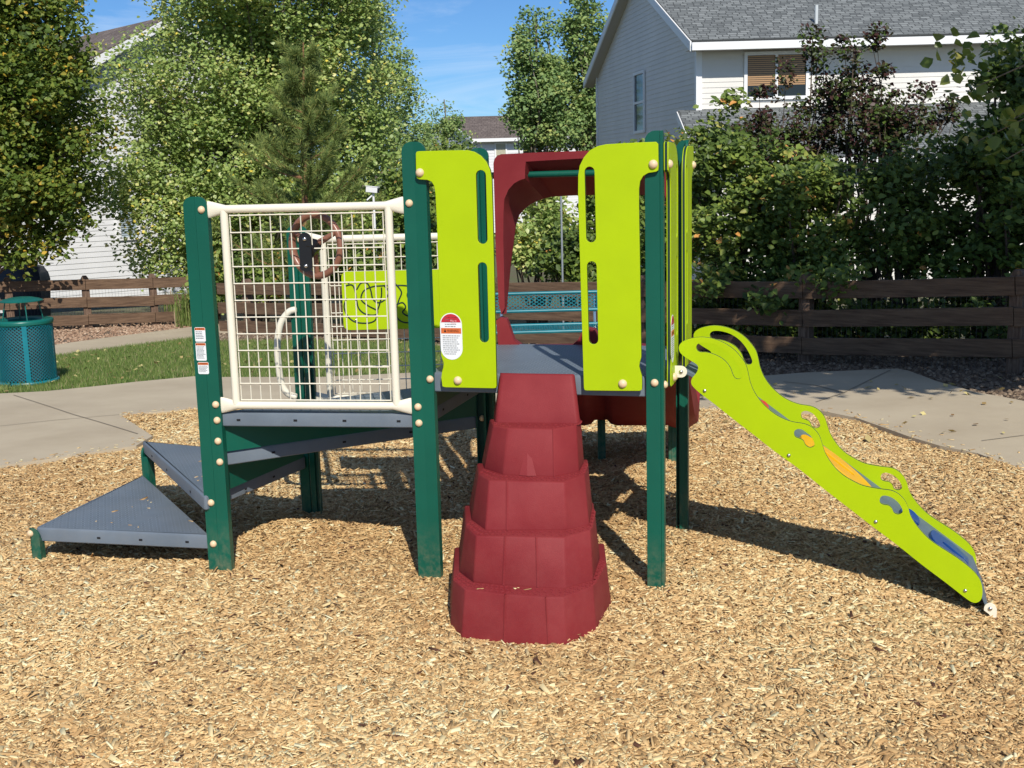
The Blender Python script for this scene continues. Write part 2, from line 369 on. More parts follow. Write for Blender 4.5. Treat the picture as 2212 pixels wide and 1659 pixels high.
def stray():
    P = []
    for a, b in zip(mpoly[:len(edge_w)], mpoly[1:len(edge_w)]):
        ln = np.hypot(*(b - a)); m = int(ln * 45); t = RS.uniform(0, 1, m)[:, None]; q = a + (b - a) * t; d = (b - a) / (ln + 1e-9); nn = np.array([-d[1], d[0]]); nn = nn if nn[1] > 0 else -nn
        q = q + nn * (np.abs(RS.normal(0, .10, m)) ** 1.2)[:, None] * 1.3; P.append(np.stack([q[:, 0], q[:, 1], terr_np(q[:, 1]) + .0255], 1))
    for tri, z, m in STRAYS:
        w_ = RS.dirichlet((1, 1, 1), m); q = w_ @ np.array(tri); P.append(np.stack([q[:, 0], q[:, 1], np.full(m, z + .0015)], 1))
    c = np.concatenate(P); n = len(c); L = np.clip(RS.lognormal(math.log(.010), .5, n), .003, .028); W = L * RS.uniform(.15, .4, n); ax, ay, az = orient(n, .08); V, F = slabs(c, ax, ay, az, L, W, np.full(n, .0011)); return V, F, np.repeat(RS.uniform(.3, 1, n), 8)
STRAYS = [([(-2.3, 5.6), (-1.45, 5.4), (-2.1, 6.4)], .165, 11), ([(-1.45, 5.45), (-1.2, 6.0), (-2.0, 6.45)], .36, 8), ([(-1.3, 5.4), (-.45, 5.25), (-.2, 5.9)], .75, 12), ([(-.2, 4.45), (.3, 4.5), (.1, 4.4)], .188, 10)]
CHIP = attr_mat('wood_chip', [(0, (0.099, 0.043, 0.025)), (1.0, (0.797, 0.732, 0.457)), (.18, (0.285, 0.156, 0.065)), (.45, (0.503, 0.312, 0.134)), (.72, (0.689, 0.474, 0.225)), (.9, (0.797, 0.647, 0.347))], rough=.85)
V, F, r = chips(); V2, F2, r2 = stray(); F = np.concatenate([F, F2 + len(V)]); V = np.concatenate([V, V2]); r = np.concatenate([r, r2]); bulk('wood_chips', V, F, CHIP, attr=r, kind='stuff', label='tan shredded wood chips covering the play area', cat='wood chips')

CONC = mat('concrete', (.395, .32, .218), .9, col2=(.56, .475, .335), vscale=1.1, bump=.3, bscale=160, detail=14, ramp=(.22, .78))
JOINT = mat('joint_dirt', (.27, .225, .165), .95)
up_edge = [(2500, 960), (2212, 872), (2109, 853), (2027, 830), (1960, 805), (1937, 801), (1732, 810), (1646, 817), (1450, 800), (1200, 790), (960, 806), (863, 811), (690, 819), (480, 819), (423, 817), (298, 829), (198, 840), (99, 850), (0, 855), (-400, 880)]
edge2 = list(edge_w); conc = [Vector((p.x, p.y, 0)) for p in edge2] + [onground(u, v) for u, v in up_edge]
path = drape('path', None, .022, CONC, extra=conc, thick=.12, kind='structure')
def strip(bm, P, wd, dz):
    P = [onground(u, v) for u, v in P]
    for a, b in zip(P, P[1:]):
        d = (b - a); d.z = 0; d.normalize(); s = Vector((-d.y, d.x, 0)) * wd / 2; m = int((b - a).length / .3) + 1
        for k in range(m):
            q0 = a.lerp(b, k / m); q1 = a.lerp(b, (k + 1) / m); q0.z = terrain(0, q0.y) + dz; q1.z = terrain(0, q1.y) + dz
            bm.faces.new([bm.verts.new(x) for x in (q0 - s, q0 + s, q1 + s, q1 - s)])
bm = bmesh.new()
for P, wd in (([(30, 859), (160, 902), (298, 944)], .011), ([(0, 927), (120, 914), (259, 902)], .009), ([(1692, 830), (1760, 838), (1822, 854)], .014), ([(1925, 804), (1822, 855), (1762, 875)], .011), ([(2212, 948), (2120, 960)], .009)):
    strip(bm, P, wd, .0265)
link('path_joints', fin(bm), JOINT, parent=path)

SIDE = [(-300, 812), (118, 770), (268, 750), (417, 731), (470, 722), (620, 717), (620, 700), (480, 693), (420, 708), (223, 733), (116, 748), (-300, 785)]
drape('sidewalk', SIDE, .02, CONC, thick=.1, kind='structure')
LAWN = [(-400, 878), (0, 853), (99, 849), (198, 839), (298, 828), (423, 816), (480, 818), (690, 818), (863, 810), (962, 800), (962, 752), (880, 742), (700, 737), (473, 739), (417, 732), (268, 751), (118, 771), (-400, 820)]
TURF = mat('turf', (.055, .10, .018), .95, col2=(.12, .15, .045), vscale=5, bump=.6, bscale=60)
drape('lawn', LAWN, .004, TURF, kind='structure')
lp = [onground(u, v) for u, v in LAWN]; lpoly = np.array([(p.x, p.y) for p in lp])
def blades():
    n = 130000; x = RS.uniform(-7.5, 0, n); y = RS.uniform(lpoly[:, 1].min(), lpoly[:, 1].max(), n); k = inside(x, y, lpoly); x, y = x[k], y[k]; n = len(x)
    h = RS.uniform(.025, .065, n); yaw = RS.uniform(0, 2 * pi, n); wv = .0035; z = terr_np(y) + .003
    b = np.stack([x, y, z], 1); s = np.stack([np.cos(yaw) * wv, np.sin(yaw) * wv, 0 * x], 1); ln = np.stack([RS.normal(0, .35, n) * h, RS.normal(0, .35, n) * h, h], 1)
    V = np.stack([b - s, b + s, b + s * .5 + ln * .65, b + ln * 1.0], 1).reshape(-1, 3); F = (np.arange(n)[:, None] * 4 + np.arange(4)[None])
    return V, F, np.repeat(RS.beta(2, 2, n) + .25 * (y < 10.3) * RS.uniform(0, 1, n), 4)
GRASS = attr_mat('grass_blade', [(0, (0.068, 0.124, 0.029)), (1.0, (0.573, 0.393, 0.271)), (.5, (0.164, 0.246, 0.053)), (.8, (0.267, 0.306, 0.099))], rough=.6, trans=.25)
V, F, r = blades(); bulk('grass', V, F, GRASS, attr=r, kind='stuff', label='short green lawn grass between the two paths', cat='grass')

STONE = attr_mat('river_rock', [(0, (0.143, 0.082, 0.054)), (1.0, (0.553, 0.412, 0.291)), (.4, (0.295, 0.181, 0.115)), (.7, (0.428, 0.289, 0.191))], rough=.9)
STONED = attr_mat('shaded_rock', [(0, (.07, .045, .03)), (1.0, (.36, .28, .20)), (.4, (.15, .105, .07)), (.7, (.23, .17, .115))], rough=.95)  # darker copy of river_rock, tree shade put into its colour
GRAV = mat('rock_bed', (.16, .115, .08), .95, var=.4, vscale=20, bump=.8, bscale=40)
ROCKS = [([(-300, 785), (116, 748), (223, 733), (420, 708), (450, 700), (440, 676), (300, 690), (115, 705), (-300, 735)], 6500, 'tan river rocks in front of the split rail fence beside the lawn'),
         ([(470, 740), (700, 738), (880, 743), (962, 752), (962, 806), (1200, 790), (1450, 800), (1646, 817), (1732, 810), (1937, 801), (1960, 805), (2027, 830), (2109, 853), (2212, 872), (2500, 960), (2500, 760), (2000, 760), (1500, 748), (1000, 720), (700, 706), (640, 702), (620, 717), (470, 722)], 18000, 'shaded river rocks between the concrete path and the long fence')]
for uv, n, lab in ROCKS:
    P = [onground(u, v) for u, v in uv]; pg = np.array([(p.x, p.y) for p in P])
    drape('rock_bed', None, -.004, GRAV, extra=P, kind='structure')
    x = RS.uniform(max(pg[:, 0].min(), -9), min(pg[:, 0].max(), 6.5), n * 3); y = RS.uniform(pg[:, 1].min(), pg[:, 1].max(), n * 3); k = inside(x, y, pg); x, y = x[k][:n], y[k][:n]; m = len(x)
    o8 = np.array([(1, 0, 0), (.6, .8, .1), (0, 1, 0), (-.7, .7, 0), (-1, 0, 0), (-.6, -.8, 0), (0, -1, .05), (.75, -.7, 0), (.5, 0, .7), (0, .5, .75), (-.5, 0, .7), (0, -.5, .75)])
    sz = RS.uniform(.009, .026, m); jit = 1 + RS.uniform(-.3, .3, (m, 12, 3)); yaw = RS.uniform(0, 2 * pi, m)
    S = o8[None] * jit * sz[:, None, None]; cxy, sxy = np.cos(yaw)[:, None], np.sin(yaw)[:, None]
    Vx = S[..., 0] * cxy - S[..., 1] * sxy; Vy = S[..., 0] * sxy + S[..., 1] * cxy
    V = np.stack([Vx + x[:, None], Vy + y[:, None], S[..., 2] + (terr_np(y) + .006)[:, None]], -1).reshape(-1, 3)
    q = np.array([(0, 1, 9, 8), (1, 2, 3, 9), (3, 4, 10, 9), (4, 5, 11, 10), (5, 6, 7, 11), (7, 0, 8, 11), (8, 9, 10, 11)])
    F = (np.arange(m)[:, None, None] * 12 + q[None]).reshape(-1, 4)
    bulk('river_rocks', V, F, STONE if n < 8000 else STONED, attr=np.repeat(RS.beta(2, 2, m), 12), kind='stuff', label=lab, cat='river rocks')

# ================================================================= PLAY STRUCTURE
P1 = Vector((-2.34, 5.54)); L = Vector((-1.384, 5.338)); M = Vector((-.393, 5.175)); R = Vector((.622, 4.886)); BR = Vector((.866, 5.80))
B2 = Vector((-.14, 6.09)); BLp = Vector((-1.08, 6.11)); P2 = Vector((-2.115, 6.60))
PS = thing('play_structure', (-.2, 5.6, 0), 'green and lime playground climber with red slide, triangular steps and wavy side ladder', 'playground')
def v3(p, z): return Vector((p.x, p.y, z))
def gz(p): return float(mulch_z(p.x, p.y))
def post(P, A, B, h, wA=.056, wB=.056, lip=.03, center=None, rib=False):
    bm = bmesh.new(); center = center or Vector((-.2, 5.7))
    for Q, wd in ((A, wA), (B, wB)):
        d = (Q - P).normalized(); n = Vector((d.y, -d.x))
        if n.dot(center - P) > 0: n = -n
        r = .042; o = [(0, -.12), (wd, -.12)] + [(wd - r + r * cos(t), h - r + r * sin(t)) for t in [k * pi / 16 for k in range(0, 9)]] + [(0, h)]
        f = lambda off: (lambda s, z: Vector((P.x + d.x * s + n.x * off, P.y + d.y * s + n.y * off, z)))
        poly_ext(bm, o, [], f(.012), f(0))
        c = P + d * (wd - .004) - n * (lip / 2); box(bm, (c.x, c.y, (h - r) / 2 - .06), (.006, lip, h - r + .10), ax=(d.x, d.y, 0))
    if rib:
        n = ((center - P).normalized()); c = P + n * .02; box(bm, (c.x, c.y, h / 2 - .08), (.03, .012, h + .02), ax=(n.x, n.y, 0))
    o = link('post', fin(bm), GREEN, parent=PS, smooth=35, bevel=.003); return o
pL = post(L, M, P1, 1.726, rib=True); pM = post(M, R, L, 1.935, .053, .053); pR = post(R, M, BR, 1.945, .060, .05); pBR = post(BR, R, B2, 1.93, .05, .05)
pB2 = post(B2, BR, BLp, 1.925, .052, .052, rib=True); pBL = post(BLp, B2, P2, 1.56, rib=True); pP1 = post(P1 + Vector((.006, -.004)), L, P2, .168, .042, .03); pP2 = post(P2 + Vector((.035, -.03)), P1, BLp, .33, .042, .04)
# riser plates on the little legs
STEP = .187
Z1, Z2, Z3, Z4, Z5 = .165, .360, .556, .750, .936
def deck(name, P, z, th=.066, ins=.008, label=None, slots=(), lim=None, perf=1.0, uvrot=0.0, rr=.035):
    """P corner list (Vector2) -> a folded pan with rounded corners"""
    c = sum(P, Vector((0, 0))) / len(P); Q = []
    n = len(P)
    for i in range(n):
        a, b, d = P[i - 1], P[i], P[(i + 1) % n]; e1 = (a - b).normalized(); e2 = (d - b).normalized()
        ang = e1.angle(e2); q = b + (e1 + e2).normalized() * (ins / max(.2, sin(ang / 2)))
        k = rr / math.tan(ang / 2) if ang > .9 else rr * 1.0
        p0 = q + e1 * k; p1 = q + e2 * k
        for t in (0, .25, .5, .75, 1): Q.append(p0.lerp(q, t).lerp(q.lerp(p1, t), t))
    bm = bmesh.new()
    def ring(ofs, zz):
        m = len(Q); out = []
        for i in range(m):
            a, b, d = Q[i - 1], Q[i], Q[(i + 1) % m]; t = (d - a).normalized(); nn = Vector((t.y, -t.x))
            if nn.dot(b - c) < 0: nn = -nn
            o = b + nn * ofs; out.append(Vector((o.x, o.y, zz)))
        return out
    rings = [ring(-.014, z - th + .002), ring(-.003, z - th), ring(0, z - th + .004), ring(.0, z - .016), ring(-.003, z - .006), ring(-.010, z - .0005), ring(-.018, z)]
    R_ = loft(bm, rings, True, False)
    top = bm.faces.new(R_[-1]); top.material_index = 1; top2 = bm.faces.new(list(reversed(R_[0])))
    bmesh.ops.triangulate(bm, faces=[top, top2])
    for s0, s1, ks in slots:
        d = (s1 - s0).normalized(); nn = Vector((d.y, -d.x)); 
        if nn.dot(c - s0) > 0: nn = -nn
        for k in ks:
            q = s0.lerp(s1, k) + nn * (.0 - ins + .0012); box(bm, (q.x, q.y, z - .036), (.017, .002, .009), ax=(d.x, d.y, 0), mi=2)
    bmesh.ops.recalc_face_normals(bm, faces=bm.faces); me = bpy.data.meshes.new(name)
    uv = bm.loops.layers.uv.new('uv'); 
    for f in bm.faces:
        for lo in f.loops: x, y = lo.vert.co.x, lo.vert.co.y; lo[uv].uv = (x * cos(uvrot) + y * sin(uvrot) + 20, -x * sin(uvrot) + y * cos(uvrot) + 20)
    bm.to_mesh(me); bm.free()
    a = me.attributes.new('perf', 'FLOAT', 'POINT'); a.data.foreach_set('value', np.full(len(me.vertices), perf, dtype=np.float32))
    return link(name, me, [DECK, DECKP, HOLE], parent=PS, smooth=28, label=label)
D1 = deck('step', [P1, L + Vector((-.02, -.01)), P2], Z1, slots=[(P1, L + Vector((-.02, -.01)), (.37, .6, .85))], uvrot=-.2, label='lowest triangular slate step')
D2 = deck('step', [L + Vector((-.045, -.055)), BLp, P2 + Vector((-.01, .0))], Z2, slots=[(L + Vector((-.045, -.055)), P2 + Vector((-.01, .0)), (.2, .55, .8)), (L, BLp, (.3, .6))], uvrot=.9)
D3 = deck('step', [L, B2, BLp], Z3, slots=[(L, B2, (.2, .45, .7))], uvrot=.5)
D4 = deck('deck', [L, M, B2], Z4, slots=[(L, M, (.13, .4, .63, .88)), (M, B2, (.3, .7))], uvrot=-.16, label='lower triangular deck behind the cream grid barrier')
D5 = deck('deck', [M, R, BR, B2], STEP * 5, th=.085, uvrot=-.28, label='upper square deck')
def riser(A, B, z0, z1, m=GREEN):
    bm = bmesh.new(); c = (A + B) / 2; d = (B - A); box(bm, (c.x, c.y, (z0 + z1) / 2), (d.length - .12, .008, z1 - z0), ax=(d.x, d.y, 0)); link('riser', fin(bm), m, parent=PS)
riser(L, BLp, Z2 + .002, Z3 - .067); riser(L, B2, Z3 + .002, Z4 - .067); riser(M, B2, Z4 + .002, Z5 - .086)
# tan caps on the posts
def nrm(A, B, out):
    d = (B - A).normalized(); n = Vector((d.y, -d.x)); return -n if n.dot(out - A) > 0 else n
CEN = Vector((-.2, 5.7))
def capbolt(po, A, B, u, v):
    pl = Pl(A, B); s, z = pl.px(u, v, .012); p = pl.pt(s, z, .012); bolt(po, p, (pl.n.x, pl.n.y, 0))
plLM, plMR, plP1L = Pl(L, M), Pl(M, R), Pl(P1, L)
for u, v in ((435, 453), (466, 874), (469, 908), (471, 953), (475, 998)): capbolt(pL, L, M, u, v)
for u, v in ((456, 1086), (461, 1175)): capbolt(pL, P1, L, u, v)
for u, v in ((884, 439), (903, 879), (905, 914)): capbolt(pM, L, M, u, v)
capbolt(pM, M, R, 929, 819); capbolt(pR, M, R, 1414, 827); capbolt(pP1, P1, L, 66, 1152)
sideR = Pl(R, BR); sn = (sideR.n.x, sideR.n.y, 0)
if sideR.n.x < 0: sideR.n = -sideR.n
for z in (STEP * 5 - .035,): bolt(pR, sideR.pt(.03, z, .012), (sideR.n.x, sideR.n.y, 0))
for z in (.70, .54): bolt(pB2, v3(B2 - Vector((.02, .012)), z), (-.2, -1, 0))

# --- cream grid barriers
def barrier(pl, s0, s1, zt, zb, u0, u1, nv, nh, label, gtop=None, gbot=None, off=.0):
    bm = bmesh.new(); rr = .0178
    for z in (zt, zb):
        S = [s0, s0 + .012, s0 + .05, s0 + .085, s1 - .085, s1 - .05, s1 - .012, s1]; W = [(.037, .007), (.036, .008), (.027, .015), (rr, rr), (rr, rr), (.027, .015), (.036, .008), (.037, .007)]
        tube(bm, [pl.pt(s, z, off) for s in S], W, 14)
    for s in (u0, u1): tube(bm, [pl.pt(s, zb + .006, off), pl.pt(s, zt - .006, off)], .0178, 14)
    o = link('barrier', fin(bm), CREAM, parent=PS, smooth=50, label=label)
    g = bmesh.new(); a, b = u0 + .026, u1 - .026; gt, gb = (gtop or zt - .028), (gbot or zb + .026)
    for k in range(nv): s = a + (b - a) * (k + (1.0 if k else .0) * 0) / (nv - 1); tube(g, [pl.pt(s, gb - .004, off), pl.pt(s, gt + .004, off)], .0029, 6)
    for k in range(nh): z = gb + (gt - gb) * k / (nh - 1); tube(g, [pl.pt(a, z, off + .0062), pl.pt(b, z, off + .0055)], .0029, 6)
    link('grid', fin(g), CREAM, parent=o, smooth=60); return o
pf = lambda u, v: plLM.px(u, v)
s0, zt = pf(449, 454); s1, zt2 = pf(873, 438); u0 = pf(497, 660)[0]; u1 = pf(848, 660)[0]; zb = pf(680, 876)[1]
zt = (pf(660, 448)[1]); BAR = barrier(plLM, s0 + .0, s1 + .0, zt, zb, u0, u1, 16, 12, 'front cream barrier with square wire grid')
plB = Pl(BLp, B2); tb = plB.px(800, 514)[1]; bb = plB.px(690, 857)[1] + .01; ub0 = plB.px(706, 700)[0]
BAR2 = barrier(plB, .045, (B2 - BLp).length - .05, tb, STEP * 3 + .10, ub0, (B2 - BLp).length - .105, 15, 12, 'rear cream barrier carrying the maze panel')
bolt(pBL, plB.pt(.02, tb, .015), (plB.n.x, plB.n.y, 0))
# steering wheel and its black bracket
wc = plLM.pt(*plLM.px(683, 530, -.09), -.09); bm = bmesh.new(); A3 = Vector((plLM.d.x, plLM.d.y, 0)); Nn = Vector((plLM.n.x, plLM.n.y, 0)); Up = Vector((0, 0, 1))
A3 = (A3 + Nn * .35).normalized(); RW = .135
tube(bm, [wc + A3 * (RW * cos(t)) + Up * (RW * sin(t)) for t in [k * 2 * pi / 48 for k in range(48)]], [(.0185, .016)] * 48, 10, closed=True)
for t in (pi * .15, pi * .85, pi * 1.5):
    e = wc + A3 * (RW * cos(t)) + Up * (RW * sin(t)); h = wc + Nn * .028; tube(bm, [h, h.lerp(e, .4) + Nn * .005, e], [.017, .014, .011], 8)
WH = link('steering_wheel', fin(bm), BROWN, parent=BAR, smooth=60)
bm = bmesh.new(); s, z = plLM.px(660, 545, .018); s_, zt_ = plLM.px(660, 508, .018); hh = .058
poly_ext(bm, slot(s, z - hh, s, z + hh, .028, 12), [], lambda a, b: plLM.pt(a, b, .020), lambda a, b: plLM.pt(a, b, .012))
tube(bm, [plLM.pt(s + .01, z, .012), wc + Nn * .03], [.03, .035], 12)
BK = link('bracket', fin(bm), BLACK, parent=BAR, smooth=40, label='black wheel mounting plate')
BAR_b = bolt
for dz in (-hh - .002, hh): 
    o = bolt(BAR, plLM.pt(s, z + dz, .021), (Nn.x, Nn.y, 0), r=.0095, m=STEEL)
# maze panel on rear barrier
mz = lambda x, y: plB.px(384 + x * .3307, 384 + y * .3307, .02)
sA, zT = plB.px(737, 587, .02); sB = sA + .60; zBm = plB.px(742, 713, .02)[1]; rc = .03; O = []
for (cx0, cz0, a0) in ((sB - rc, zT - rc, 0), (sA + rc, zT - rc, pi / 2), (sA + rc, zBm + rc, pi), (sB - rc, zBm + rc, 3 * pi / 2)):
    for k in range(7): O.append((cx0 + rc * cos(a0 + k * pi / 12), cz0 + rc * sin(a0 + k * pi / 12)))
bm = bmesh.new(); poly_ext(bm, O, [], lambda s, z: plB.pt(s, z, .028), lambda s, z: plB.pt(s, z, .010), 0, 1); PAN = link('maze_panel', fin(bm), [LIME, LIMEEDGE], parent=PS, smooth=30, bevel=.003, label='lime panel with curving maze grooves')
bm = bmesh.new(); PT = [[(1100, 705), (1140, 700), (1160, 740), (1170, 800), (1185, 855), (1230, 890), (1290, 895), (1305, 868), (1245, 835), (1200, 795), (1215, 740), (1270, 712), (1330, 705), (1420, 702), (1500, 705), (1570, 720)],
    [(1170, 730), (1198, 688), (1238, 688), (1262, 735), (1275, 790), (1310, 815), (1355, 795), (1380, 745), (1350, 705)], [(1105, 785), (1088, 840), (1110, 900), (1160, 940), (1240, 948), (1290, 930), (1303, 890)],
    [(1420, 690), (1462, 745), (1445, 800), (1422, 880), (1450, 930), (1500, 945), (1560, 925), (1610, 860), (1600, 790)], [(1438, 825), (1470, 815), (1490, 845), (1470, 880), (1520, 905), (1560, 885)], [(1332, 715), (1332, 770), (1318, 830), (1300, 880)], [(1520, 720), (1500, 770), (1540, 820), (1580, 800), (1590, 740), (1640, 720)]]
for P in PT:
    q = spline([plB.pt(*mz(*p), .0275) for p in P], 5); tube(bm, q, .0042, 6)
link('maze_groove', fin(bm), LIMEEDGE, parent=PAN, smooth=60)
for u, v in ((718 + 35, 611 + 0), (769 + 0, 691)): bolt(PAN, plB.pt(*plB.px(u, v, .028), .028), (plB.n.x, plB.n.y, 0), r=.006, m=STEEL, name='screw')
# handle loop on the rear left post, and its twin on the stair side
bm = bmesh.new(); H = [(641, 669), (624, 674), (606, 700), (599, 745), (602, 790), (608, 828), (622, 850), (642, 858)]
q = spline([plB.pt(*plB.px(u, v, .02), .02) for u, v in H], 5); tube(bm, q, [.012, .0175] + [.0175] * (len(q) - 4) + [.0175, .012], 12); link('hand_rail', fin(bm), CREAM, parent=PS, smooth=60)

# --- lime door panels
z5 = lambda x, y: ((1550 + x * .6749) / 1.8228, (480 + y * .6749) / 1.8228)
OFF = .034
def arcfix(P, n=4): return [Vector((p[0], p[1], 0)) for p in P]
pA = [(146, 171), (300, 167), (430, 165), (470, 174), (508, 197), (540, 232), (562, 280), (571, 330), (575, 450), (586, 900), (593, 1250), (600, 1540), (596, 1553), (580, 1555), (300, 1549), (284, 1544), (281, 1520), (277, 1490), (281, 1460), (289, 1430), (291, 1405), (284, 1385), (276, 1362), (270, 1200), (262, 900), (252, 600), (243, 420), (236, 375), (222, 350), (196, 339), (150, 336), (134, 328), (130, 300), (128, 186), (133, 174)]
pB_ = [(1530, 116), (1400, 121), (1240, 130), (1190, 141), (1145, 165), (1110, 205), (1085, 255), (1076, 310), (1075, 420), (1083, 700), (1095, 1100), (1109, 1550), (1113, 1565), (1128, 1568), (1300, 1570), (1435, 1570), (1448, 1562), (1449, 1520), (1447, 1480), (1438, 1450), (1432, 1425), (1436, 1400), (1444, 1375), (1444, 1350), (1440, 1100), (1436, 800), (1431, 500), (1431, 390), (1438, 345), (1456, 315), (1485, 298), (1530, 291), (1543, 283), (1545, 260), (1543, 128)]
slA = [((508, 312), (518, 682), 29), ((517, 848), (528, 1260), 27)]; slB = [((1142, 291), (1151, 674), 29), ((1155, 842), (1165, 1270), 28)]
def local(pl, P, off=OFF): return [pl.px(*z5(*p), off) for p in P]
def lslots(pl, S):
    out = []
    for a, b, r in S:
        a_ = pl.px(*z5(*a), OFF); b_ = pl.px(*z5(*b), OFF); r_ = abs(pl.px(*z5(a[0] + r, a[1]), OFF)[0] - a_[0]); out.append(slot(a_[0], a_[1], b_[0], b_[1], r_, 8))
    return out
def panel(pl, outer, holes, label, n=None):
    bm = bmesh.new(); poly_ext(bm, outer, holes, lambda s, z: pl.pt(s, z, OFF), lambda s, z: pl.pt(s, z, OFF - .019), 0, 1); return link('door_panel', fin(bm), [LIME, LIMEEDGE], parent=PS, smooth=30, bevel=.002, label=label)
oA, hA = local(plMR, pA), lslots(plMR, slA); oB, hB = local(plMR, pB_), lslots(plMR, slB)
PA = panel(plMR, oA, hA, 'left front lime panel with two slots and a warning label'); PB = panel(plMR, oB, hB, 'right front lime panel with two slots')
n3 = (plMR.n.x, plMR.n.y, 0)
for pan, (u, v) in ((PA, (907, 373)), (PA, (989, 822)), (PB, (1411, 355)), (PB, (1345, 829))): bolt(pan, plMR.pt(*plMR.px(u, v, OFF), OFF), n3, r=.0185)
WMR = (R - M).length; WS = (BR - R).length
mir = lambda P: [(WMR - s, z) for s, z in P]          # distance from R
oC, hC = mir(oB), [mir(h) for h in hB]; oD, hD = [(WS - s, z) for s, z in oC], [[(WS - s, z) for s, z in h] for h in hC]
PC = panel(sideR, oC, hC, 'side lime panel nearest the front corner'); PD = panel(sideR, oD, hD, 'side lime panel at the rear corner')
n4 = (sideR.n.x, sideR.n.y, 0); zt1 = plMR.px(1411, 355, OFF)[1]; zb1 = plMR.px(1345, 829, OFF)[1]
for pan, s, z in ((PC, .03, zt1), (PC, .16, zb1), (PD, WS - .03, zt1), (PD, WS - .16, zb1)): bolt(pan, sideR.pt(s, z, OFF), n4, r=.0185)
# labels
def sticker(pl, off, u0, v0, u1, v1, parent, rows, head=.22, col=ORANGE, name='warning_label', word='WARNING'):
    s0, z1 = pl.px(u0, v0, off); s1, z0 = pl.px(u1, v1, off); bm = bmesh.new(); r = .006; O = []
    for (a, b, t) in ((s1 - r, z1 - r, 0), (s0 + r, z1 - r, pi / 2), (s0 + r, z0 + r, pi), (s1 - r, z0 + r, 3 * pi / 2)):
        for k in range(4): O.append((a + r * cos(t + k * pi / 6), b + r * sin(t + k * pi / 6)))
    f = lambda d: (lambda s, z: pl.pt(s, z, off + d)); poly_ext(bm, O, [], f(.0008), f(0)); H = (z1 - z0); hd = head
    poly_ext(bm, [(s0 + .001, z1 - hd), (s1 - .001, z1 - hd), (s1 - .002, z1 - .002), (s0 + .002, z1 - .002)], [], f(.0014), f(.0006), 1)
    wd = s1 - s0; text_mesh(bm, word, lambda x, y: pl.pt(s0 + wd * .22 + x * wd * .68, z1 - hd * .85 + y, off + .0018), hd * .95, 2)
    bm.faces.new([bm.verts.new(pl.pt(a, b, off + .0018)) for a, b in ((s0 + wd * .05, z1 - hd * .85), (s0 + wd * .17, z1 - hd * .85), (s0 + wd * .11, z1 - hd * .2))]).material_index = 2
    dz = (H - hd) / (rows + 2); random.seed(int(v0))
    for k in range(rows):
        z = z1 - hd - dz * (k + 1.0); x = s0 + wd * .08; e = s0 + wd * random.uniform(.7, .93)
        while x < e:
            l_ = wd * random.uniform(.06, .2); x2 = min(x + l_, e); poly_ext(bm, [(x, z - dz * .22), (x2, z - dz * .22), (x2, z + dz * .22), (x, z + dz * .22)], [], f(.0013), f(.0006), 3); x = x2 + wd * .025
    return link(name, fin(bm), [WHITE, col, BLACK, INK], parent=parent)
plPL = Pl(P1, L)
for v0, v1, u, rows in ((707, 738, 420, 5), (740, 779, 422, 10), (782, 808, 427, 6)): sticker(plPL, .0126, u, v0, u + 25, v1, pL, rows, head=.013)
# oval label on the left door panel
def oval(pl, cxs, zt_, zb_, wr, parent, flip=1):
    bm = bmesh.new(); f = lambda d: (lambda s, z: pl.pt(cxs + flip * (s), z, OFF + d)); C_ = slot(0, zb_ + wr, 0, zt_ - wr, wr, 14)
    poly_ext(bm, C_, [], f(.001), f(0), 0); rin = wr - .004
    th = [k * pi / 16 for k in range(17)]; cap = [(rin * cos(t), zt_ - wr + rin * sin(t)) for t in th if sin(t) > .12]; poly_ext(bm, cap, [], f(.0016), f(.0008), 1)
    H = zt_ - zb_; zo = zb_ + H * .62; poly_ext(bm, [(-rin, zo - .012), (rin, zo - .012), (rin, zo + .012), (-rin, zo + .012)], [], f(.0016), f(.0008), 2)
    text_mesh(bm, 'WARNING', lambda x, y: pl.pt(cxs + flip * (-rin * .4 + x * rin * 1.15), zo - .006 + y, OFF + .002), .017, 3)
    bm.faces.new([bm.verts.new(f(.002)(a, b)) for a, b in ((-rin * .72, zo - .006), (-rin * .48, zo - .006), (-rin * .6, zo + .009))]).material_index = 3
    text_mesh(bm, 'Play It', lambda x, y: pl.pt(cxs + flip * (-.002 + x * rin * .62), zt_ - wr + .012 + y, OFF + .002), .011, 5); text_mesh(bm, 'Safe!', lambda x, y: pl.pt(cxs + flip * (.000 + x * rin * .5), zt_ - wr + .001 + y, OFF + .002), .011, 5)
    random.seed(5)
    for k in range(20):
        t = k / 19; z = zo + .058 - .0098 * k if k < 5 else zo - .022 - .0088 * (k - 5)
        if z < zb_ + wr * .45: break
        lim = rin * .86 if z > zb_ + wr else sqrt(max(0, rin ** 2 - (zb_ + wr - z) ** 2)) * .85; x = -lim * (1 if k > 4 else .7); e = lim * random.uniform(.5, .98)
        while x < e:
            x2 = min(e, x + random.uniform(.004, .014)); poly_ext(bm, [(x, z - .0015), (x2, z - .0015), (x2, z + .0015), (x, z + .0015)], [], f(.0016), f(.0008), 4); x = x2 + .0022
    return link('warning_label', fin(bm), [WHITE, REDL, ORANGE, BLACK, INK, INKR], parent=parent)
sc_, zt_o = plMR.px(973.5, 676, OFF); _, zb_o = plMR.px(977, 777, OFF); wr_ = abs(plMR.px(951, 726, OFF)[0] - plMR.px(998, 726, OFF)[0]) / 2
oval(plMR, plMR.px(975, 726, OFF)[0], zt_o, zb_o, wr_, PA); oval(sideR, .12, zt_o - .02, zb_o - .02, wr_, PC)

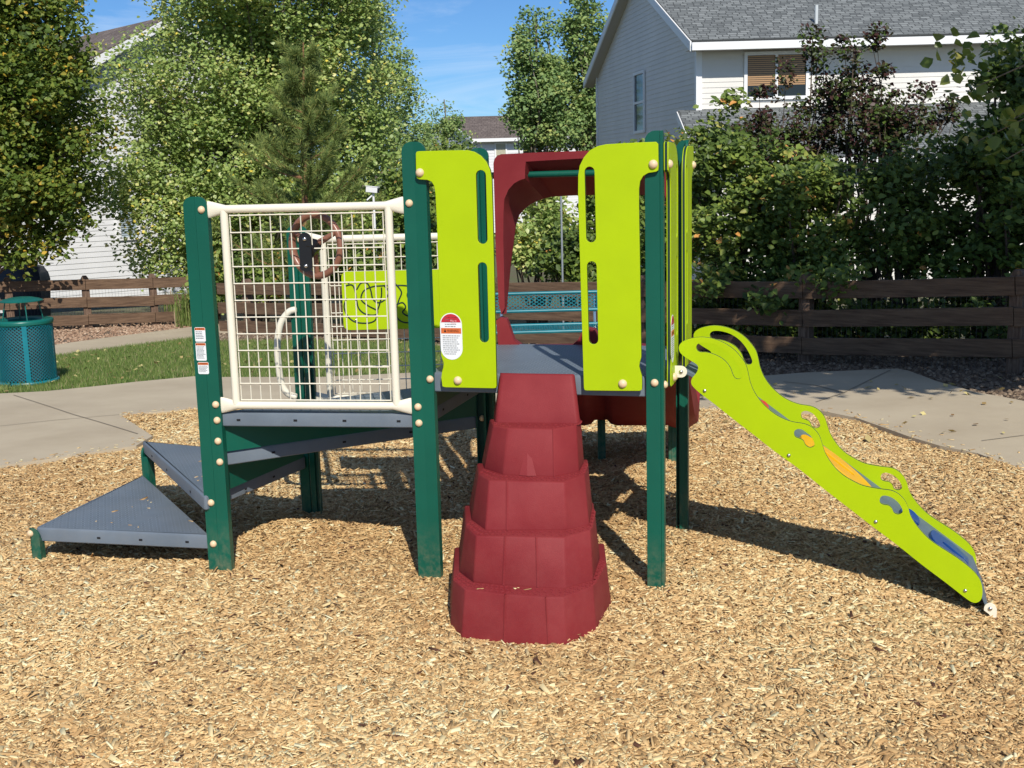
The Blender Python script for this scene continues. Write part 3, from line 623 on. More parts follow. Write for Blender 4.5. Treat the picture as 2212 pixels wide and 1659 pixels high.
# --- green hood bar & maroon slide
plS = Pl(B2, BR); WB = (BR - B2).length
bm = bmesh.new(); zbar = plS.px(1180, 376)[1]; tube(bm, [plS.pt(.0, zbar, -.03), plS.pt(WB, zbar, -.03)], .0165, 12); link('cross_bar', fin(bm), GREEN, parent=PS, smooth=60)
z3b = lambda x, y: plS.px((1900 + x * .2712) / 1.8228, (540 + y * .2712) / 1.8228, .0)
z3k = lambda x, y: plS.px((1900 + x * .2712) / 1.8228, (540 + y * .2712) / 1.8228, -.30)
FI = [(345, 2480), (335, 1900), (325, 1475), (328, 1100), (340, 900), (400, 760), (480, 672), (560, 625), (640, 600), (640, 480), (650, 356), (1000, 335), (1420, 312)]
BI = [(345, 2480), (400, 1900), (455, 1475), (480, 1280), (530, 1130), (610, 1040), (700, 970), (800, 920), (900, 890), (980, 872), (1050, 862), (1200, 853), (1390, 845)]
DPT = [.05, .10, .16, .22] + [.30] * 9
fi = [z3b(*p) for p in FI]; bi = [plS.px((1900 + x * .2712) / 1.8228, (540 + y * .2712) / 1.8228, -dd) for (x, y), dd in zip(BI, DPT)]; DP2 = DPT + DPT[::-1]; DPO = ([.03, .06, .14, .20, .25] + [.34] * 8); DPO = DPO + DPO[::-1]; zc = fi[-1][0]; Cc = WB / 2 + .02
sc_f = lambda P: [(s, z) for s, z in P] + [(2 * Cc - s, z) for s, z in reversed(P)]
so_ = z3b(180, 300)[0]; ztop = z3b(700, 235)[1]; ztip = z3b(280, 2560)[1]
fo = [(so_ + .02, ztip), (so_ + .008, ztip + .05), (so_ + .004, ztip + .2), (so_, ztip + .3), (so_, ztip + .4), (so_, ztop - .3), (so_, ztop - .2), (so_, ztop - .1), (so_, ztop - .045), (so_ + .006, ztop - .022), (so_ + .022, ztop - .006), (so_ + .045, ztop), (so_ + .25, ztop + .003)]
f1, b1, o1 = sc_f(fi), sc_f(bi), sc_f(fo); bm = bmesh.new()
rings = [[plS.pt(s, z, .03) for s, z in f1], [plS.pt(s, z, .03) for s, z in o1], [plS.pt(s * .98 + .01, z - .005, -.02) for s, z in o1], [plS.pt(s * .97 + .015, min(z, ztop - .05), -dd) for (s, z), dd in zip(o1, DPO)], [plS.pt(s, z, -dd - .01) for (s, z), dd in zip(b1, DP2)], [plS.pt(s, z, -dd + .01) for (s, z), dd in zip(b1, DP2)], [plS.pt(s, z, .03) for s, z in f1]]
loft(bm, rings, False, False)
HOOD = link('slide_hood', fin(bm), MAROON, parent=PS, smooth=38, label='maroon arched hood over the slide entrance')
# double slide
SD = Vector((.12, .99)).normalized(); SX = Vector((SD.y, -SD.x)); S0 = Vector((.40, 6.00))
def zprof(t):
    K_ = [(-.05, .925), (.12, .915), (.3, .84), (.95, .40), (1.2, .29), (1.5, .255), (1.85, .245)]
    for (a, za), (b, zb2) in zip(K_, K_[1:]):
        if t <= b: k = max(0, (t - a) / (b - a)); return za + (zb2 - za) * k
    return K_[-1][1]
def wprof(t):
    K_ = [(-.05, .15), (.2, .15), (.9, .13), (1.15, .10), (1.35, .19), (1.7, .16), (1.85, .06)]
    for (a, za), (b, zb2) in zip(K_, K_[1:]):
        if t <= b: k = max(0, (t - a) / (b - a)); return za + (zb2 - za) * k * k * (3 - 2 * k)
    return K_[-1][1]
bm = bmesh.new(); rings = []
for k in range(39):
    t = -.05 + 1.9 * k / 38; z = zprof(t); h = wprof(t); hw = .44 + .14 * min(1, max(0, t) / 1.3); c = S0 + SD * t; dh = min(h * .7, .08)
    sec = [(-hw - .02, z - .02), (-hw - .03, z + h - .015), (-hw - .01, z + h), (-hw + .025, z + h - .01), (-hw + .06, z + .03), (-hw + .10, z), (-.09, z), (-.055, z + .03), (-.03, z + dh), (0, z + dh + .008), (.03, z + dh), (.055, z + .03), (.09, z),
           (hw - .10, z), (hw - .06, z + .03), (hw - .025, z + h - .01), (hw + .01, z + h), (hw + .03, z + h - .015), (hw + .02, z - .02), (hw - .03, z - .055), (hw - .10, z - .06), (hw - .16, z - .04), (.10, z - .04), (.06, z - .03), (.04, z - .005), (-.04, z - .005), (-.06, z - .03), (-.10, z - .04), (-hw + .16, z - .04), (-hw + .10, z - .06), (-hw + .03, z - .055)]
    rings.append([Vector((c.x + SX.x * s, c.y + SX.y * s, zz)) for s, zz in sec])
loft(bm, rings); SLIDE = link('slide', fin(bm), MAROON, parent=PS, smooth=50, label='maroon double slide running away behind the deck')
for u, v in ((1300, 991), (1452, 1000)):
    p = onground(u, v); zc_ = .30; bm = bmesh.new(); box(bm, (p.x, p.y, .11), (.048, .04, .42)); box(bm, (p.x, p.y - .0215, .11), (.014, .004, .40)); link('slide_leg', fin(bm), GREEN, parent=PS, bevel=.003)

# --- stepping climber (five stacked tiers)
TI = [((-.12, [(-.31, 5.0), (-.285, 4.60), (-.235, 4.435), (-.062, 4.365), (.118, 4.322), (.182, 4.322), (.315, 4.44), (.405, 4.75), (.415, 5.0)]), (.187, [(-.27, 5.0), (-.258, 4.57), (-.206, 4.447), (-.047, 4.383), (.108, 4.34), (.178, 4.335), (.298, 4.451), (.372, 4.727), (.385, 5.0)])),
      ((.187, [(-.25, 5.0), (-.236, 4.658), (-.176, 4.53), (-.055, 4.488), (.08, 4.45), (.186, 4.428), (.303, 4.515), (.35, 4.78), (.36, 5)]), (.374, [(-.22, 5.0), (-.205, 4.695), (-.159, 4.545), (-.043, 4.529), (.08, 4.51), (.189, 4.496), (.3, 4.586), (.335, 4.83), (.34, 5)])),
      ((.374, [(-.20, 5), (-.184, 4.773), (-.124, 4.623), (-.035, 4.615), (.03, 4.607), (.201, 4.594), (.30, 4.655), (.33, 4.9), (.33, 5)]), (.561, [(-.16, 5), (-.149, 4.823), (-.105, 4.70), (-.03, 4.683), (.035, 4.667), (.199, 4.635), (.29, 4.76), (.315, 4.93), (.32, 5.02)])),
      ((.561, [(-.14, 5.02), (-.128, 4.9), (-.048, 4.785), (.0, 4.77), (.06, 4.755), (.162, 4.728), (.27, 4.80), (.30, 4.95), (.30, 5.03)]), (.748, [(-.10, 5.03), (-.083, 4.894), (-.022, 4.831), (.01, 4.822), (.07, 4.81), (.164, 4.789), (.265, 4.86), (.29, 4.96), (.29, 5.04)])),
      ((.748, [(-.085, 5.05), (-.078, 4.965), (-.068, 4.95), (.0, 4.935), (.1, 4.918), (.2, 4.895), (.268, 4.880), (.284, 4.895), (.286, 4.985)]), (.943, [(-.05, 5.068), (-.050, 5.058), (-.040, 5.048), (.03, 5.028), (.11, 5.007), (.2, 4.983), (.252, 4.970), (.264, 4.978), (.270, 4.99)]))]
bm = bmesh.new()
for k, ((z0, B_), (z1, T_)) in enumerate(TI):
    loft(bm, [[Vector((x, y, z0 - .002 * (k > 0))) for x, y in B_], [Vector((x, y, z1)) for x, y in T_]])
    # moulded seams on the riser faces
    for i, r in ({0: ((3, .0050), (4, .0035)), 1: ((3, .0050), (4, .0045)), 2: ((3, .0055),), 3: ((5, .003),), 4: ()})[k]:
        a = Vector((*B_[i], z0)); b = Vector((*T_[i], z1)); tube(bm, [a, b], r, 6)
# the wedge moulded into the fourth tier
a, b = Vector((.045, 4.770, .563)), Vector((.058, 4.806, .70))
bm.faces.new([bm.verts.new(p) for p in (Vector((.02, 4.758, .563)), Vector((.052, 4.745, .563)), b)]); bm.faces.new([bm.verts.new(p) for p in (Vector((.052, 4.745, .563)), Vector((.09, 4.742, .563)), b)])
bmesh.ops.recalc_face_normals(bm, faces=bm.faces); eg = [e for e in bm.edges if len(e.link_faces) == 2 and e.calc_face_angle(0) > .16 and e.calc_length() > .012]
bmesh.ops.bevel(bm, geom=eg, offset=.007, segments=2, affect='EDGES', profile=.5)
# tread bumps
bt = bm
for k in range(4):
    z = TI[k][1][0]; Tf = TI[k][1][1]; Bn = TI[k + 1][0][1]
    for i in range(1, 7):
        a0, a1, b0, b1 = [Vector((*p, z)) for p in (Tf[i], Tf[i + 1], Bn[i], Bn[i + 1])]; n_ = max(1, int((a1 - a0).length / .022)); rws = 3 if k == 0 else 2
        for q in range(n_):
            for rw in range(rws):
                t = (q + .5) / n_; w_ = (rw + .7) / (rws + .4); p = a0.lerp(a1, t).lerp(b0.lerp(b1, t), w_)
                box(bt, p, (.015, .0055, .006), mi=1, ax=(cos(.8 + 1.57 * ((q + rw) % 2)), sin(.8 + 1.57 * ((q + rw) % 2)), 0))
TRD = mat('maroon_tread', (.27, .035, .04), .65, spec=.2)
CL = link('stepping_climber', fin(bm), [MAROON, TRD], parent=PS, smooth=40, label='maroon five tier stepping climber')

# --- wavy ladder on the right
z7 = lambda x, y: (1399 + x * .26455, 658.3 + y * .26455)
LD0 = Vector((.72, 5.08)); LD1 = Vector((1.90, 4.70)); plD = Pl(LD0, LD1); LW = .40
OUT = [(255, 345), (275, 310), (330, 282), (430, 265), (530, 278), (620, 312), (700, 365), (760, 430), (800, 490), (820, 560), (835, 630), (870, 715), (930, 800), (1010, 875), (1090, 925), (1180, 958), (1280, 975), (1350, 1010), (1400, 1070), (1425, 1140), (1450, 1215), (1510, 1310), (1590, 1390), (1700, 1455), (1777, 1485), (1897, 1507), (1987, 1519), (2047, 1547), (2097, 1597), (2127, 1657), (2147, 1727), (2197, 1807), (2267, 1887), (2337, 1947), (2437, 2012), (2537, 2077), (2627, 2147), (2687, 2207), (2722, 2267), (2735, 2337), (2727, 2397), (2700, 2428), (2657, 2432), (2597, 2397), (2437, 2272), (2237, 2122), (2037, 1962), (1837, 1812), (1637, 1657), (1437, 1502), (1237, 1342), (1037, 1197), (850, 1050), (700, 935), (550, 815), (450, 740), (385, 684), (356, 645), (362, 600), (395, 560), (412, 520), (400, 488), (340, 450), (290, 415), (262, 385)]
HL = [[(396, 345), (408, 322), (440, 311), (500, 315), (580, 340), (660, 395), (720, 470), (758, 545), (768, 585), (750, 606), (718, 604), (696, 575), (670, 510), (620, 450), (550, 410), (480, 390), (430, 388), (403, 372)],
      [(1195, 1052), (1205, 1025), (1240, 1015), (1290, 1033), (1330, 1070), (1358, 1118), (1360, 1152), (1325, 1168), (1290, 1150), (1270, 1112), (1240, 1095), (1205, 1080)],
      [(1895, 1597), (1907, 1567), (1942, 1559), (1997, 1577), (2047, 1617), (2077, 1667), (2079, 1697), (2047, 1714), (2012, 1702), (1995, 1667), (1967, 1642), (1922, 1634), (1899, 1619)]]
def sm(P, n=4): return [(v.x, v.y) for v in spline([Vector((*plD.px(*z7(*p)), 0)) for p in P], n, True)]
oL, hL = sm(OUT, 3), [sm(h, 4) for h in HL]
def side(off, label):
    bm = bmesh.new(); poly_ext(bm, oL, hL, lambda s, z: plD.pt(s, z, off), lambda s, z: plD.pt(s, z, off - .020), 0, 1); return link('side_panel', fin(bm), [LIME, LIMEEDGE], parent=LAD, smooth=30, bevel=.002, label=label)
bl = [plD.px(*z7(*p)) for p in ((300, 560), (2800, 2540))]; (sa, za), (sb, zb_) = bl
# treads: a sloping grey board folded at its foot
q0 = plD.px(*z7(440, 640)); q1 = plD.px(*z7(2700, 2350)); q2 = plD.px(2132, 1322); slope = (q1[1] - q0[1]) / (q1[0] - q0[0])
up_ = Vector((-slope, 1)).normalized(); bm = bmesh.new(); prof = [(q0[0] - .08, q0[1] + .03), (q0[0], q0[1] - .01), (q1[0], q1[1] - .0), (q2[0] + .01, q2[1] - .03)]
def brd(off0, off1, ofs, thk, pr, mi=0):
    rr_ = [[(s, z + ofs), (s, z + ofs - thk)] for s, z in pr]
    lo = loft(bm, [[plD.pt(a[0], a[1], off0), plD.pt(a[0], a[1], off1), plD.pt(b[0], b[1], off1), plD.pt(b[0], b[1], off0)] for a, b in rr_], True, True, mi)
brd(-.018, -LW + .0, .03, .022, prof)
LAD = link('wave_ladder', fin(bm), BOARDM, parent=PS, bevel=.003, label='sloping climber board with coloured grips between two wavy lime sides')
SPn = side(0, 'near wavy lime ladder side'); SPf = side(-LW, 'far wavy lime ladder side')
def grip(uc0, uc1, wid, m, name, label, hole=True, lift=.012):
    (s0_, z0_), (s1_, z1_) = plD.px(*uc0, -LW / 2), plD.px(*uc1, -LW / 2); d = Vector((s1_ - s0_, z1_ - z0_)); Ld = d.length; d.normalize(); n_ = Vector((-d.y, d.x)); n_ = n_ if n_.y > 0 else -n_
    cw = -LW / 2; bm = bmesh.new(); O = [(v.x, v.y) for v in spline([Vector((x * Ld, y * wid, 0)) for x, y in ((0, .1), (.06, .35), (.25, .42), (.5, .5), (.8, .46), (.97, .3), (1, 0), (.97, -.3), (.8, -.46), (.5, -.5), (.25, -.42), (.06, -.35), (0, -.1))], 3, True)]
    hs = [slot(Ld * .30, wid * .02, Ld * .66, -wid * .05, .022, 6)] if hole else []
    def P_(h): return lambda a, b: plD.pt(s0_ + d.x * a + n_.x * (h + .008 * sin(pi * a / Ld)), z0_ + d.y * a + n_.y * (h + .008 * sin(pi * a / Ld)), cw + b)
    poly_ext(bm, O, hs, P_(lift), P_(lift - .03))
    if hole: poly_ext(bm, slot(Ld * .28, wid * .02, Ld * .68, -wid * .05, .026, 6), [], P_(lift - .022), P_(lift - .026), 1)  # near-black plate below the hand hole, the hole's shade put into its colour
    link(name, fin(bm), [m, HOLE], parent=LAD, smooth=40, bevel=.005, label=label)
grip(z7(880, 805), z7(968, 880), .12, RED, 'hand_grip', 'orange red grip', False, .015)
grip(z7(1245, 1085), z7(1840, 1560), .21, YEL, 'hand_grip', 'yellow grip with dark hand hole'); grip(z7(2050, 1700), z7(2200, 1800), .14, BLU, 'hand_grip', 'small blue grip', False, .02)
grip(z7(2300, 1880), z7(2690, 2230), .24, BLU, 'hand_grip', 'long blue grip with dark hand hole')
nD = (plD.n.x, plD.n.y, 0)
for x, y in ((466, 702), (1153, 1229), (1863, 1771), (2593, 2334)): bolt(SPn, plD.pt(*plD.px(*z7(x, y)), 0.0), nD, r=.0085, m=STEEL, name='screw')
def tab(u0, v0, u1, v1, lug):
    pl2 = Pl(LD0, LD1); off = .012; s0_, z1_ = pl2.px(u0, v0, off); s1_, z0_ = pl2.px(u1, v1, off); h = (z1_ - z0_) / 2; bm = bmesh.new()
    if lug == 'top': O = [(s0_, z0_), (s1_ - h, z0_)] + [(s1_ - h + h * cos(t), z0_ + h + h * sin(t)) for t in [-pi / 2 + k * pi / 10 for k in range(1, 10)]] + [(s1_ - h, z1_), (s0_, z1_)]; c = (s1_ - h, z0_ + h)
    else: O = [(s0_, z1_ - h)] + [(s0_ + h + h * cos(t), z1_ - h + h * sin(t)) for t in [pi - k * pi / 10 for k in range(1, 10)]] + [(s1_, z1_ - h), (s1_, z0_ - .05), (s0_ + .02, z0_ - .0), (s0_, z0_ + h * .6)]; c = (s0_ + h, z1_ - h)
    poly_ext(bm, O, [], lambda s, z: pl2.pt(s, z, off), lambda s, z: pl2.pt(s, z, off - .006)); o = link('bracket', fin(bm), CREAM, parent=LAD, bevel=.001)
    bolt(LAD, pl2.pt(*c, off), nD, r=.0095, m=STEEL)
tab(1456, 790, 1484, 816, 'top'); tab(2126, 1302, 2153, 1328, 'foot')

# ================================================================= BARREL, BENCH
def lattice(bm, nu, nv, fn, wd, th, mi=0):
    """stretched diamond mesh; fn(u,v)->(point, normal)"""
    for j in range(nv):
        for i in range(nu):
            if (i + j) % 2: continue
            for di in (-1, 1):
                if not (0 <= i + di <= nu): continue
                (a, na), (b, nb) = fn(i / nu, j / nv), fn((i + di) / nu, (j + 1) / nv); t = (b - a).normalized(); s = t.cross(na).normalized() * wd / 2; n = na * th
                q = [bm.verts.new(x) for x in (a - s, a + s, b + s, b - s, a - s + n, a + s + n, b + s + n, b - s + n)]
                for f in ((4, 5, 6, 7), (0, 4, 7, 3), (1, 2, 6, 5), (3, 2, 1, 0)): bm.faces.new([q[x] for x in f]).material_index = mi
bp = onground(57, 836, .0); bp.y += .28; bp.x -= .085; bz = terrain(0, bp.y); BRL = thing('trash_barrel', (bp.x, bp.y, bz), 'teal expanded metal trash barrel with a raised rain lid on the grass', 'trash can')
BRd = .268; zt0 = aty(57, 690, bp.y).z; BH = zt0 - bz
def cyl(bm, r0, r1, z0, z1, seg=40, mi=0, c=None):
    c = c or bp; loft(bm, [[Vector((c.x + r * cos(k * 2 * pi / seg), c.y + r * sin(k * 2 * pi / seg), z)) for k in range(seg)] for r, z in ((r0, z0), (r1, z1))], True, True, mi)
bm = bmesh.new(); lattice(bm, 88, 34, lambda u, v: (Vector((bp.x + (BRd - .0) * cos(u * 2 * pi), bp.y + BRd * sin(u * 2 * pi), bz + .045 + v * (BH - .09))), Vector((cos(u * 2 * pi), sin(u * 2 * pi), 0))), .0055, .003)
for a in (-1.18, .9, 3.0): 
    q = Vector((bp.x + (BRd + .003) * cos(a), bp.y + (BRd + .003) * sin(a), bz + BH / 2)); box(bm, q, (.045, .006, BH - .06), ax=(-sin(a), cos(a), 0))
tube(bm, [Vector((bp.x + (BRd + .008) * cos(t), bp.y + (BRd + .008) * sin(t), bz + .035)) for t in [k * 2 * pi / 48 for k in range(48)]], .016, 8, closed=True)
link('basket', fin(bm), TEAL, parent=BRL, smooth=40)
bm = bmesh.new(); LIN = mat('grey_liner', (.055, .06, .065), .5, var=.3, vscale=4); cyl(bm, BRd - .03, BRd - .03, bz + .06, bz + BH - .05); link('liner', fin(bm), LIN, parent=BRL, smooth=40)
bm = bmesh.new(); sg = 48; rg = lambda r, z: [Vector((bp.x + r * cos(k * 2 * pi / sg), bp.y + r * sin(k * 2 * pi / sg), z)) for k in range(sg)]; T0 = bz + BH
rs = [rg(BRd + .012, T0 - .035), rg(BRd + .016, T0 - .012), rg(BRd + .010, T0 + .004), rg(BRd - .02, T0 + .010), rg(BRd - .07, T0 - .002), rg(BRd - .085, T0 - .012), rg(BRd - .09, T0 - .06), rg(BRd - .0, T0 - .05)]; loft(bm, rs + [rs[0]], True, False); link('rim', fin(bm), TEALG, parent=BRL, smooth=60)
bm = bmesh.new(); zl = aty(57, 648, bp.y).z; loft(bm, [rg(.02, zl + .035), rg(.10, zl + .028), rg(.17, zl + .012), rg(.205, zl - .004), rg(.203, zl - .012), rg(.17, zl - .002), rg(.02, zl + .02)]); 
for a in (.5, 2.1, 3.7, 5.3): tube(bm, [Vector((bp.x + .15 * cos(a), bp.y + .15 * sin(a), zl + .0)), Vector((bp.x + .19 * cos(a), bp.y + .19 * sin(a), T0 - .01))], .006, 6)
link('lid', fin(bm), TEALG, parent=BRL, smooth=50)

by = 10.9; bx0, bx1 = aty(1062, 680, by).x, aty(1292, 680, by).x; bgz = terrain(0, by); BEN = thing('park_bench', ((bx0 + bx1) / 2, by, bgz), 'teal perforated metal park bench behind the upper deck', 'bench')
def flatpan(name, c00, uax, vax, W_, H_, nu, nv, rim=.016, label=None):
    bm = bmesh.new(); n = uax.cross(vax).normalized(); lattice(bm, nu, nv, lambda u, v: (c00 + uax * (W_ * u) + vax * (H_ * v), n), .0062, .003)
    C4 = [c00, c00 + uax * W_, c00 + uax * W_ + vax * H_, c00 + vax * H_]; 
    for a, b in zip(C4, C4[1:] + C4[:1]): tube(bm, [a, b], rim, 8)
    return link(name, fin(bm), TEAL, parent=BEN, smooth=50)
zb0, zb1 = aty(1180, 671, by).z, aty(1180, 633, by).z; zs = aty(1180, 716, by - .4).z
ub = Vector((1, 0, -.0)); bk = flatpan('backrest', Vector((bx0, by, zb0)), ub, Vector((0, .12, 1)).normalized(), bx1 - bx0, zb1 - zb0, 40, 10); st = flatpan('seat', Vector((bx0, by - .42, zs)), ub, Vector((0, 1, .05)).normalized(), bx1 - bx0, .36, 44, 12)
for x in (bx0 + .09, bx1 - .03):
    bm = bmesh.new(); tube(bm, [Vector((x, by + .05, zb1 - .04)), Vector((x, by + .0, zs)), Vector((x, by - .02, bgz - .03))], .016, 10); tube(bm, [Vector((x, by - .01, zs - .03)), Vector((x, by - .36, zs - .03)), Vector((x, by - .36, bgz - .03))], .016, 10); link('leg', fin(bm), STEEL, parent=BEN, smooth=60)

# ================================================================= FENCES
WOOD = mat('fence_wood', (.078, .042, .023), .85, col2=(.225, .138, .080), vscale=3.0, bump=.5, bscale=22, stretch=(1.2, 1.2, 16), detail=8, ramp=(.3, .75))
POSTW = mat('post_wood', (.085, .048, .030), .9, col2=(.23, .15, .10), vscale=4.0, bump=.5, bscale=25, stretch=(14, 14, 1.5), detail=8)
WIRE = mat('wire', (.12, .12, .12), .5, metal=.6)
def fence(A, B, posts, zt, label, wire=True, ext=(.3, .3)):
    A, B = Vector(A), Vector(B); d = (B - A).normalized(); n = Vector((d.y, -d.x)); n = n if n.y < 0 else -n; Ln = (B - A).length
    o = thing('rail_fence', (*A, terrain(0, A.y)), label, 'fence', 'brown wooden rail fences'); rng = random.Random(3)
    sp = sorted(posts)
    for s in sp:
        q = A + d * s - n * .075; g = terrain(0, q.y); h = zt(s) - g + .05 + rng.uniform(0, .03); bm = bmesh.new()
        hw = .058; r_ = [[Vector((q.x + d.x * a * hw + n.x * b * hw, q.y + d.y * a * hw + n.y * b * hw, g + z)) for a, b in ((-1, -1), (1, -1), (1, 1), (-1, 1))] for z in (-.1, h - .05)]
        r_.append([Vector((q.x + d.x * a * hw * .5 + n.x * b * hw * .9, q.y + d.y * a * hw * .5 + n.y * b * hw * .9, g + h)) for a, b in ((-1, -1), (1, -1), (1, 1), (-1, 1))]); loft(bm, r_)
        link('post', fin(bm), POSTW, parent=o, bevel=.006)
    ends = [-ext[0]] + [s for s in sp] + [Ln + ext[1]]; ends = sorted(set([e for e in ends])); bw, gap = .165, .115
    for a, b in zip(ends, ends[1:]):
        if b - a < .15: continue
        for k in range(3):
            j0, j1 = rng.uniform(-.008, .008), rng.uniform(-.008, .008); bm = bmesh.new(); p0 = A + d * (a + .003); p1 = A + d * (b - .003); z0 = zt(a) - k * (bw + gap) - bw / 2 + j0; z1 = zt(b) - k * (bw + gap) - bw / 2 + j1
            q0_, q1_ = Vector((p0.x, p0.y, z0)), Vector((p1.x, p1.y, z1)); c = (q0_ + q1_) / 2; box(bm, c, ((q1_ - q0_).length, .036, bw), ax=(q1_ - q0_)); link('rail', fin(bm), WOOD, parent=o, bevel=.004)
    if wire:
        bm = bmesh.new(); m = int(Ln / .05)
        for k in range(m): 
            q = A + d * (k * .05) - n * .15; g = terrain(0, q.y); zz = zt(k * .05); tube(bm, [Vector((q.x, q.y, g)), Vector((q.x, q.y, zz))], .0014, 3)
        for zz in (.1, .3, .5, .65): q0_ = A - n * .15; q1_ = B - n * .15; tube(bm, [Vector((q0_.x, q0_.y, zt(0) - .75 + zz)), Vector((q1_.x, q1_.y, zt(Ln) - .75 + zz))], .0014, 3)
        link('wire_mesh', fin(bm), WIRE, parent=o)
    return o
def xat(px, A, B):   # station along A-B seen at picture column px
    pl = Pl(A, B); return pl.px(px, 700)[0]
FA0, FA1 = (-8.9, 18.15), (-5.15, 19.8); pA_ = Pl(FA0, FA1); zA0 = pA_.px(25, 608)[1]; sA0 = pA_.px(25, 608)[0]; zA1 = pA_.px(364, 600)[1]; sA1 = pA_.px(364, 600)[0]
fence(FA0, FA1, [xat(x, FA0, FA1) for x in (-160, 25, 192, 337)], lambda s: zA0 + (zA1 - zA0) * (s - sA0) / (sA1 - sA0), 'dark rail fence behind the trash barrel, left of the gravel gap')
FB0, FB1 = (-4.12, 17.5), (6.4, 8.8); pB2_ = Pl(FB0, FB1); ref = [pB2_.px(u, v) for u, v in ((510, 612), (1200, 609), (1660, 610), (2142, 598), (2260, 594))]
def ztB(s):
    for (a, za), (b, zb2) in zip(ref, ref[1:]):
        if s <= b or b == ref[-1][0]: return za + (zb2 - za) * (s - a) / (b - a)
fence(FB0, FB1, [xat(x, FB0, FB1) for x in (530, 790, 1075, 1380, 1734, 2190)] + [12.9], ztB, 'long weathered rail fence running from the lawn to the right edge in tree shade', wire=True)

# ================================================================= HOUSES
def siding(bm, pl, z0, z1, lo, hi, course=.12, off=0.0):
    z = z0; k = 0
    while z < z1:
        zz = min(z + course, z1); a0, b0, a1, b1 = lo(z), hi(z), lo(zz), hi(zz)
        if b0 - a0 > .02:
            if b1 - a1 < 0: a1 = b1 = (a1 + b1) / 2
            p = [pl.pt(a0, z, off + .015), pl.pt(b0, z, off + .015), pl.pt(b1, zz, off + .004), pl.pt(a1, zz, off + .004)]; q = [pl.pt(a0, z, off - .0), pl.pt(b0, z, off - .0)]
            V_ = [bm.verts.new(x) for x in p]; bm.faces.new(V_); U = [bm.verts.new(x) for x in q]; bm.faces.new((U[0], U[1], V_[1], V_[0]))
        z = zz
def pbox(bm, pl, s0, s1, z0, z1, o0, o1, mi=0):
    vs = [bm.verts.new(pl.pt(s, z, o)) for o in (o0, o1) for z in (z0, z1) for s in (s0, s1)]
    for f in ((0, 1, 3, 2), (4, 6, 7, 5), (0, 4, 5, 1), (2, 3, 7, 6), (0, 2, 6, 4), (1, 5, 7, 3)): bm.faces.new([vs[i] for i in f]).material_index = mi
SIDW = mat('beige_siding', (.72, .69, .635), .6, var=.05, vscale=.8); SIDG = mat('white_siding', (.72, .72, .72), .55, var=.04, vscale=.8)
TRIM = mat('white_trim', (.80, .80, .79), .5); GLASS = mat('window_glass', (.022, .027, .028), .08, spec=.35); SOFF = mat('soffit', (.45, .42, .38), .7)
BLIND = mat('amber_blind', (.40, .235, .11), .6); SLATB = mat('pale_blind', (.42, .50, .55), .5)
def shingle(name, c1, c2, sc=1.0):
    m = bpy.data.materials.new(name); m.use_nodes = True; n = m.node_tree.nodes; l = m.node_tree.links; b = n['Principled BSDF']; b.inputs['Roughness'].default_value = .9
    u = n.new('ShaderNodeUVMap'); u.uv_map = 'uv'; br = n.new('ShaderNodeTexBrick'); br.inputs['Scale'].default_value = 1.0; br.inputs['Brick Width'].default_value = .23; br.inputs['Row Height'].default_value = .13; br.inputs['Mortar Size'].default_value = .012
    br.inputs['Color1'].default_value = (*c1, 1); br.inputs['Color2'].default_value = (*c2, 1); br.inputs['Mortar'].default_value = (c1[0] * .5, c1[1] * .5, c1[2] * .5, 1); br.offset = .37; br.squash = .7; br.squash_frequency = 3; br.inputs['Bias'].default_value = 0.0
    nz_ = n.new('ShaderNodeTexNoise'); nz_.inputs['Scale'].default_value = 3.0; nz_.inputs['Detail'].default_value = 6; l.new(u.outputs[0], nz_.inputs[0]); l.new(u.outputs[0], br.inputs[0])
    mx_ = n.new('ShaderNodeMixRGB'); mx_.blend_type = 'MULTIPLY'; mx_.inputs[0].default_value = .55; l.new(br.outputs[0], mx_.inputs[1]); cr_ = n.new('ShaderNodeValToRGB'); cr_.color_ramp.elements[0].color = (.62, .62, .62, 1); cr_.color_ramp.elements[1].color = (1.25, 1.25, 1.25, 1); l.new(nz_.outputs[0], cr_.inputs[0]); l.new(cr_.outputs[0], mx_.inputs[2]); l.new(mx_.outputs[0], b.inputs['Base Color'])
    bu = n.new('ShaderNodeBump'); bu.inputs['Strength'].default_value = .6; bu.inputs['Distance'].default_value = .02; l.new(br.outputs['Fac'], bu.inputs['Height']); bu.invert = True; l.new(bu.outputs[0], b.inputs['Normal']); return m
SHG = shingle('grey_shingle', (.115, .125, .125), (.235, .25, .245)); SHB = shingle('brown_shingle', (.13, .10, .085), (.22, .175, .15))
def slope(bm, a, b, c, d, th=.12, mi=0, uvl=None):   # a-b eave, d-c ridge, with thickness
    n = (b - a).cross(d - a).normalized(); n = n if n.z > 0 else -n; top = [bm.verts.new(p) for p in (a, b, c, d)]; bot = [bm.verts.new(p - n * th) for p in (a, b, c, d)]
    f = bm.faces.new(top); bm.faces.new(list(reversed(bot)))
    for i in range(4): bm.faces.new((top[i], top[(i + 1) % 4], bot[(i + 1) % 4], bot[i]))
    U = (b - a).normalized(); W = n.cross(U)
    for ff in bm.faces[-6:] if False else [f]:
        for lo in ff.loops: r = lo.vert.co - a; lo[uvl].uv = (r.dot(U) + 40, r.dot(W) + 40)
def roof_obj(name, quads, m, parent):
    bm = bmesh.new(); uvl = bm.loops.layers.uv.new('uv')
    for q in quads: slope(bm, *q, uvl=uvl)
    bmesh.ops.recalc_face_normals(bm, faces=bm.faces); me = bpy.data.meshes.new(name); bm.to_mesh(me); bm.free(); return link(name, me, m, parent=parent)
